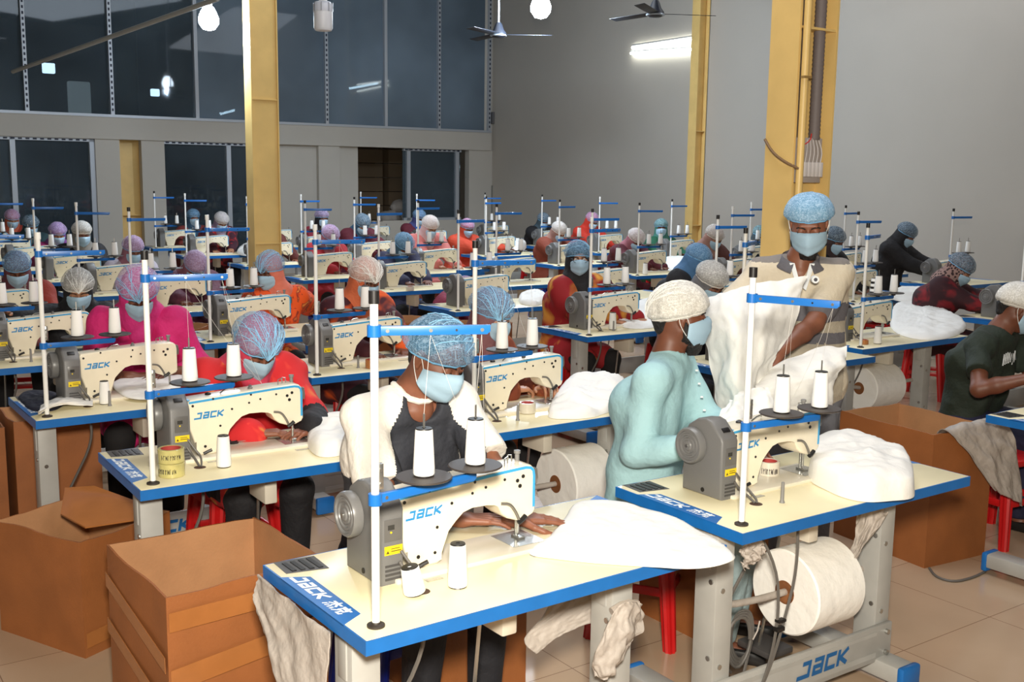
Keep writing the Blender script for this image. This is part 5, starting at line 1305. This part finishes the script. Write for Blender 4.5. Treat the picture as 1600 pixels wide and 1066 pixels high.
# hanging pieces round the front tables
edge0 = lambda v, z, o=-.012: T0.at(o, v, z)
sheet('translucent_bag', 'thin translucent white sheet hanging from the left end of the nearest table', 'cloth', [
    [edge0(.60, .745), edge0(.45, .74), edge0(.30, .738), edge0(.16, .735)], [edge0(.60, .70, -.02), edge0(.46, .66, -.03), edge0(.31, .62, -.03), edge0(.17, .60, -.02)],
    [edge0(.57, .66, -.03), edge0(.42, .58, -.05), edge0(.28, .52, -.05), edge0(.17, .50, -.03)], [edge0(.52, .60, -.02), edge0(.38, .50, -.04), edge0(.25, .42, -.04), edge0(.17, .42, -.02)]], m=FABG, seed=8, amp=.006)
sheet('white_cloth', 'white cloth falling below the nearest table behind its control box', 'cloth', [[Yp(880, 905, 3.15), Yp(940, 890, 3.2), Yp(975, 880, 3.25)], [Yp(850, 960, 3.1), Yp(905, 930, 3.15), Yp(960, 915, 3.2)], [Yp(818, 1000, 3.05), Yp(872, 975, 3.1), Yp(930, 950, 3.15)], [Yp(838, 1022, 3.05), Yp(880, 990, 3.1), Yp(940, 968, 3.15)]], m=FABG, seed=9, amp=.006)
bg_ = empty('tied_bag', T0.at(.88, .10, .52)); tag(bg_, 'thin white plastic bag knotted on the right leg of the nearest table', 'bag')
bo = np.array(bg_.location[:])
fl_ = sheet('bag_film', '', 'x', [[T0.at(.86, .10, .62)-bo, T0.at(.905, .09, .63)-bo, T0.at(.95, .10, .61)-bo], [T0.at(.80, .08, .57)-bo, T0.at(.87, .06, .56)-bo, T0.at(.96, .10, .55)-bo], [T0.at(.765, .09, .49)-bo, T0.at(.83, .06, .47)-bo, T0.at(.90, .09, .51)-bo], [T0.at(.785, .10, .43)-bo, T0.at(.82, .08, .425)-bo, T0.at(.86, .10, .45)-bo]], m=FABG, seed=31, amp=.012, parent=bg_)
MB().tube([T0.at(.86, .12, .60)-bo, T0.at(.91, .118, .615)-bo, T0.at(.96, .12, .60)-bo], .012, 8, 1).build('bag_knot', FABG, bg_)

# ------------------------------------------------------------------ fabric rolls under the tables
def roll(st, u0, u1, v, z, r, label, tilt=0):
    g = empty('fabric_roll', st.at((u0+u1)/2, v, z)); g.rotation_euler = (0, 0, st.th); L = (u1-u0)/2; tag(g, label, 'fabric roll')
    MB().lathe([(.042, -L), (r-.006, -L), (r, -L+.006), (r, L-.006), (r-.006, L), (.042, L), (.042, -L)], axis='x', n=56).build('wound_fabric', FABW, g)
    MB().lathe([(.042, -L-.001), (.042, L+.001), (.036, L+.001), (.036, -L-.001), (.042, -L-.001)], axis='x', n=32).build('cardboard_core', mat('core_cardboard', srgb(170, 112, 70), .8), g)
    b = empty('padded_bar', st.at(.12, v, z)); b.rotation_euler = (0, 0, st.th); tag(b, 'cloth-wrapped bar carrying the '+label.split(' white')[0]+' white roll', 'bar')
    MB().tube([(-.0, -.02, .035), (.12, -.01, .012), ((u0-.12)+.03, 0, 0), (.80, 0, 0)], .0125, 10, 2).build('wrapped_bar', FABG, b)
    return g
roll(T1, .45, .70, .205, .415, .152, 'big white fabric roll hanging under the table of the man in turquoise')
roll(T4, .62, .86, .22, .42, .165, 'large white fabric roll under the table of the woman in rust-brown')
roll(T6, .28, .60, .22, .45, .15, 'broad white fabric roll under the table right of the polo shirt')
sheet('cloth_tie', 'white cloth strip tied at the right leg over the big fabric roll', 'cloth', [[T1.at(.86, .10, .66), T1.at(.86, .14, .69), T1.at(.87, .2, .70)], [T1.at(.80, .09, .62), T1.at(.80, .13, .65), T1.at(.80, .18, .66)], [T1.at(.73, .10, .56), T1.at(.73, .12, .575), T1.at(.73, .14, .58)], [T1.at(.69, .10, .50), T1.at(.69, .115, .51), T1.at(.69, .13, .51)]], m=FABG, amp=.014, seed=12)
sheet('cloth_tie', 'white cloth scrap tied at the left leg over the big fabric roll', 'cloth', [[T1.at(.115, .12, .66), T1.at(.16, .12, .68), T1.at(.20, .12, .70)], [T1.at(.12, .10, .63), T1.at(.165, .10, .65), T1.at(.21, .10, .66)], [T1.at(.125, .11, .60), T1.at(.17, .11, .60), T1.at(.22, .12, .62)]], m=FABG, amp=.014, seed=13)
# coiled cable behind the left leg
g = empty('coiled_cable', T1.at(.20, .2, .30)); g.rotation_euler = (0, 0, T1.th); tag(g, 'grey cable coiled and tied beside the left leg of the turquoise man\'s table', 'cable')
pts = [(.055*math.cos(a)+.003*a, -.02+.002*a, .09*math.sin(a)*(1+.05*math.sin(a*3))) for a in np.linspace(0, 25, 90)]
MB().tube(pts+[(.02, -.03, -.12), (-.02, -.04, -.28)], .0055, 6).build('cable', CABLE, g)
MB().tube([(.06, -.03, .0), (.075, -.035, .03), (.09, -.03, .06)], .003, 5).build('tie', FABG, g)
g = empty('pedal_cables', T1.at(.33, .12, .70)); g.rotation_euler = (0, 0, T1.th); tag(g, 'two dark cables strapped together in front of the big fabric roll', 'cable')
MB().tube([(-.13, .02, .03), (-.06, -.03, -.12), (-.05, -.04, -.28), (-.07, -.03, -.45), (-.10, 0, -.60)], .0055, 6, 2).build('cable', CABLE, g)
MB().tube([(.09, .02, .03), (.04, -.03, -.15), (-.02, -.04, -.30), (-.06, -.03, -.45), (-.09, 0, -.58)], .0055, 6, 2).build('cable', CABLE, g)
MB().box(-.065, -.03, -.052, -.03, -.34, -.325, .002).build('strap', BLACK, g); MB().box(-.06, -.025, -.052, -.03, -.31, -.30, .002).build('strap', BLACK, g)

# ------------------------------------------------------------------ cartons
def carton(F, L, R, h, label, seed=1, strips=(), name='open_carton'):
    F, L, R = (np.array([*p[:2], 0.]) for p in (F, L, R)); a = L-F; b = R-F; g = empty(name, F); tag(g, label, 'carton')
    la, lb = np.linalg.norm(a), np.linalg.norm(b); a /= la; b /= lb; t = .007; rs_ = np.random.RandomState(seed)
    cor = [a*0, b*lb, a*la+b*lb, a*la]; names = ['wall']*4; C_ = (a*la+b*lb)/2
    for k in range(4):
        p, q = cor[k], cor[(k+1) % 4]; d = (q-p)/np.linalg.norm(q-p); inn = np.array([-d[1], d[0], 0]); inn = inn if (C_-p)@inn > 0 else -inn
        n = 14; vs = []; fs = []; ph = rs_.rand()*6
        for j in range(9):
            z = h*j/8
            for i in range(n+1):
                x = i/n; P_ = p+(q-p)*x
                bul = -.007*math.sin(math.pi*x)*math.sin(math.pi*min(1, z/h)*.5+.2)*math.sin(ph+x*2.5)
                top = z+(.003*math.sin(x*9+ph)-.003*rs_.rand() if j == 8 else 0)
                for off in (0, t): vs.append((*(P_+inn*(off+bul))[:2], top))
        m = 2*(n+1)
        for j in range(8):
            for i in range(n):
                o = j*m+2*i; fs.append((o, o+2, o+m+2, o+m)); fs.append((o+1, o+m+1, o+m+3, o+3))
        for i in range(n): o = 8*m+2*i; fs.append((o, o+2, o+3, o+1)); o = 2*i; fs.append((o, o+1, o+3, o+2))
        for j in range(8):
            o = j*m; fs.append((o, o+m, o+m+1, o+1)); o = j*m+2*n; fs.append((o, o+1, o+m+1, o+m))
        mb = MB(); mb.add(vs, fs); mb.mi = [1 if (i < 8*n*2 and i % 2) else 0 for i in range(len(fs))]
        w_o = mb.build('wall', [CARD, CARDIN], g, smooth=30)
        # horizontal and slanting tape bands on the outside
        for (kk, z0, z1, zw) in strips:
            if kk != k: continue
            P0, P1 = p-inn*.009, q-inn*.009
            P0, P1 = (P0+d*.004, P1-d*.004)
            vs2 = [(*P0[:2], z0), (*P1[:2], z1), (*P1[:2], z1+zw), (*P0[:2], z0+zw)]; vs3 = [(v[0]+inn[0]*.0015, v[1]+inn[1]*.0015, v[2]) for v in vs2]
            MB().add(vs2+vs3, [(0, 1, 2, 3), (7, 6, 5, 4), (0, 4, 5, 1), (1, 5, 6, 2), (2, 6, 7, 3), (3, 7, 4, 0)]).build('tape_band', TAPE, w_o)
    pts = [(c[0]*.985+C_[0]*.015, c[1]*.985+C_[1]*.015) for c in cor]
    MB().prism(pts, 'z', .001, .008).build('bottom', CARDIN, g)
    return g, a, b, la, lb
carton((-1.01, 3.01), (-1.35, 3.45), (-.592, 3.333), .60, 'large open carton in front, wrapped in bands of glossy tape', 3, strips=((0, .30, .36, .07), (0, .12, .16, .06), (0, .49, .50, .06), (3, .46, .36, .05), (3, .30, .20, .05)))
g2, a2, b2, la2, lb2 = carton((-1.61, 3.86), (-2.05, 4.11), (-1.40, 4.26), .46, 'open carton at the left edge with a torn folded flap', 5, strips=((0, .04, .05, .06),))
fl = MB(); p0 = b2*lb2*.98+a2*.04; p1 = p0+a2*la2*.80
vs = [(*(p0+[0, 0, 0])[:2], .46), (*(p1)[:2], .50), (*(p1-b2*.15)[:2], .53), (*(p1-b2*.24-a2*.08)[:2], .455), (*(p0-b2*.27+a2*.14)[:2], .44), (*(p0-b2*.12+a2*.02)[:2], .45)]
vs = vs+[(v[0], v[1], v[2]-.006) for v in vs]
fl.add(vs, [(0, 1, 2, 3, 4, 5), (11, 10, 9, 8, 7, 6)]+[(i, 6+i, 6+(i+1) % 6, (i+1) % 6) for i in range(6)]).build('torn_flap', TAPE, g2)
gR, aR, bR, laR, lbR = carton((2.0, 4.95), (1.715, 5.47), (2.38, 5.16), .66, 'open carton on the right with a white sheet draped over its corner', 7)
carton(T3.at(-.02, .62), T3.at(-.5, .62), T3.at(-.02, 1.05), .62, 'brown carton standing under the table of the magenta tunic, left of its leg', 9)
carton(T3.at(.42, .62), T3.at(.02, .62), T3.at(.42, 1.02), .64, 'brown carton under the table of the magenta tunic, right of its leg', 10)
carton(T0.at(1.1, .85), T0.at(.72, .85), T0.at(1.1, 1.2), .34, 'brown carton on the floor behind the right leg of the nearest table', 11)
carton(T1.at(.98, .75), T1.at(.58, .75), T1.at(.98, 1.1), .52, 'brown carton half seen behind the big fabric roll', 12)
carton(onz(170, 700, .35), onz(115, 690, .35), onz(200, 690, .35), .5, 'small carton deep under the left tables', 13) if False else None
for k, (px, py, Y, lab) in enumerate(((780, 462, 7.9, 'brown carton on the floor behind the machine of the rust-brown shawl'), (645, 470, 8.2, 'brown carton under the middle tables behind the front man'), (292, 470, 7.6, 'brown carton behind the orange-netted rows at the left'))):
    c = onY(px, py, Y); carton((c[0], c[1]), (c[0]-.42, c[1]+.1), (c[0]+.1, c[1]+.4), .72, lab, 20+k)
RV = lambda p, z: np.array([p[0], p[1], z])
FR = np.array([2.0, 4.95, 0]); q0 = lambda s, z, o=0: FR+bR*lbR*s-aR*o+np.array([0, 0, z])
sheet('white_sheet', 'white translucent sheet draped over the corner of the right carton', 'cloth', [
    [FR+aR*.10+bR*.12+[0, 0, .60], FR+aR*.12+bR*.22+[0, 0, .62], FR+aR*.14+bR*.32+[0, 0, .62], FR+aR*.14+bR*.42+[0, 0, .62]], [q0(.12, .68, .01), q0(.4, .69, .01), q0(.75, .695, .01), q0(1.06, .69, .01)],
    [q0(.35, .60, .04), q0(.6, .60, .05), q0(.9, .60, .05), q0(1.2, .60, .05)], [q0(.62, .48, .05), q0(.8, .47, .07), q0(1.05, .47, .07), q0(1.3, .46, .06)], [q0(.95, .34, .05), q0(1.05, .32, .08), q0(1.25, .28, .08), q0(1.42, .24, .06)]], m=FABG, seed=14, amp=.014)

# ------------------------------------------------------------------ small things on the tables
def cone_at(p, label, rx=0, ry=0, h=1.0):
    o = P_SPOOL.get(); o.location = tuple(p); o.rotation_euler = (rx, ry, 0); o.scale = (h, h, h); tag(o, label, 'thread cone', 'loose thread cones on the tables'); return o
z_ = TZ+.001
cone_at(onz(715, 916, z_), 'white thread cone standing upright on the nearest table behind the peg')
o = cone_at(onz(648, 926, z_+.006), 'short white thread cone leaning in the cable hole of the nearest table', math.radians(4), math.radians(-10), .86); o.scale = (1.1, 1.1, .62)
cone_at(onz(350, 729, z_), 'white thread cone standing before the bridge of the machine with scissors behind')
cone_at(onz(164, 631, z_), 'plastic-wrapped white thread cone on the table of the magenta tunic', h=.92)
cone_at(onz(957, 515, z_), 'white thread cone standing on the table of the woman in glasses', h=1.05)
cone_at(onz(1371, 537, z_), 'white thread cone on the table right of the polo shirt')
cone_at(onz(1008, 429, z_), 'white thread cone standing on the table of the woman in maroon', h=1.1)
cone_at(onz(266, 462, TZ), 'white thread cone on the table of the bent woman in mauve')
cone_at(onz(1062, 402, z_), 'white thread cone on the table of the woman in green')
bc = [(1366, 'left'), (1366, 'x')]
o = P_SPOOL.get(); o.location = tuple(onY(1365, 462, 7.15)); tag(o, 'black and white banded thread cone on the stand right of the polo shirt', 'thread cone')
bo_ = np.array(o.location[:])
for k in range(3): MB().lathe([(.027-.0018*k, .012+.034*k), (.0265-.0018*k, .028+.034*k)], n=20).build('black_band', BLACK, o)
CLT = mat('clear_yellow_tape', srgb(196, 186, 120), .15, var=.1, vscale=30, coat=.6); BRT = mat('brown_tape', srgb(176, 112, 60), .2, coat=.5); WHT = mat('white_printed_tape', srgb(214, 206, 190), .25, coat=.4)
CORE = mat('red_card_core', srgb(170, 60, 56), .7)
def tape_roll(px, py, r, h, m, label, n=1, marks=False, group=None):
    for k in range(n):
        c = onz(px, py, TZ)+np.array([0, r, 0]); g = empty('tape_roll', (c[0], c[1], TZ+.001+k*(h+.001))); g.rotation_euler = (0, 0, .4*k)
        tag(g, label[k] if n > 1 else label, 'tape roll', group); ri = r*.78
        MB().lathe([(ri, 0), (r-.002, 0), (r, .002), (r, h-.002), (r-.002, h), (ri, h), (ri, 0)], n=40).build('tape', m, g)
        MB().lathe([(ri, .001), (ri, h-.001), (ri-.003, h-.001), (ri-.003, .001), (ri, .001)], n=32).build('core', CORE, g)
        if marks:
            rr = np.random.RandomState(4+k); INK = mat('dark_print', srgb(48, 40, 36), .6)
            for j in range(9):
                a0 = -2.4+j*.17; mb = MB(); P_ = [((r+.0006)*math.cos(a0+dx), (r+.0006)*math.sin(a0+dx), h*(.30+dz)) for dx, dz in ((0, 0), (0, .34), (.05, .34*rr.rand()), (.09, .30), (.10, .02))]
                mb.tube(P_[:3+j % 3], .0011, 4).build('print_mark', INK, g)
tape_roll(262, 749, .046, .050, CLT, ['clear yellowish tape roll by the thread pole, lower of the two', 'clear yellowish tape roll by the thread pole, upper of the two'], 2, True)
tape_roll(1204, 750, .040, .060, WHT, 'white tape roll with dark print behind the machine of the man in turquoise', marks=True)
tape_roll(824, 648, .038, .048, WHT, 'whitish tape roll on the table of the woman in the rust-brown shawl')
tape_roll(580, 577, .038, .048, BRT, 'brown tape roll on the table of the woman with the orange scarf')
tape_roll(278, 491, .038, .030, BRT, 'brown tape roll on the table left of the tie-dye dress')
tape_roll(1352, 539, .030, .030, BRT, 'brown tape roll under the machine arm right of the polo shirt')
tape_roll(640, 455, .038, .040, WHT, 'small whitish tape roll on the table of the pale blue net')
g = empty('scissors', onz(372, 690, TZ+.015), TH-.25); tag(g, 'black-handled scissors lying behind the arm of the red-shawl woman\'s machine', 'scissors')
ring = lambda cx, cy: [(cx+.017*math.cos(a), cy+.012*math.sin(a), 0) for a in np.linspace(0, 6.283, 15)]
MB().tube(ring(-.02, .012), .004, 6).build('handle', BLACK, g); MB().tube(ring(-.02, -.014), .004, 6).build('handle', BLACK, g)
MB().prism([(0, .006), (.09, .001), (.0, -.001)], 'z', -.001, .001).build('blade', STEEL, g); MB().prism([(0, -.006), (.088, -.002), (.0, .002)], 'z', .0012, .003).build('blade', STEEL, g)
g = empty('floor_cable', onz(1450, 890, 0)); tag(g, 'thin dark cable on the floor between the right carton and the white foot bar', 'cable'); go = np.array(g.location[:])
MB().tube([onz(x, y, .006)-go for x, y in ((1452, 888), (1462, 902), (1490, 910), (1520, 903), (1540, 893))], .006, 6, 2).build('cable', CABLE, g)
# threads running up to the arms of the two nearest stands
for o in [x for x in SC.objects if x.name.startswith('thread_stand') and x.parent is None]:
    for k in ('T0', 'T1', 'T2', 'T4', 'b4'):
        s = STN[k]
        if (Vector(o.location)-Vector(tuple(s.at(.0613, .0638, TZ)))).length < .01:
            for d, du in ((.145, .13), (.31, .25)):
                a = (math.cos(s.lo)*d, math.sin(s.lo)*d, .50); b = (math.cos(s.up)*du, math.sin(s.up)*du, .705)
                MB().tube([a, b], .00045, 4).build('thread_line', THREAD, o)
                MB().tube([b, ((b[0]+.5)/2, (b[1]+.27)/2, .46), (.50, .27, .26)], .0004, 4, 1).build('thread_line', THREAD, o)
# legend on the dark green T-shirt
mb = MB(); rr = np.random.RandomState(2)
q = P8; ctr = q['T'](q['chest'])+q['fd']*.150+np.array([0, 0, .01])
for j in range(7):
    a = ctr-q['rt']*(.07-.022*j)+np.array([0, 0, .03*rr.rand()]); mb.tube([a, a+q['rt']*.012+np.array([0, 0, .05]), a+q['rt']*.02+np.array([0, 0, -.01])], .003, 4)
mb.build('white_lettering', WLOGO, q['root'])
# labels may not run over sixteen words
for o in SC.objects:
    if o.parent is None and 'label' in o and len(o['label'].split()) > 16: print('LONG', len(o['label'].split()), o['label'])
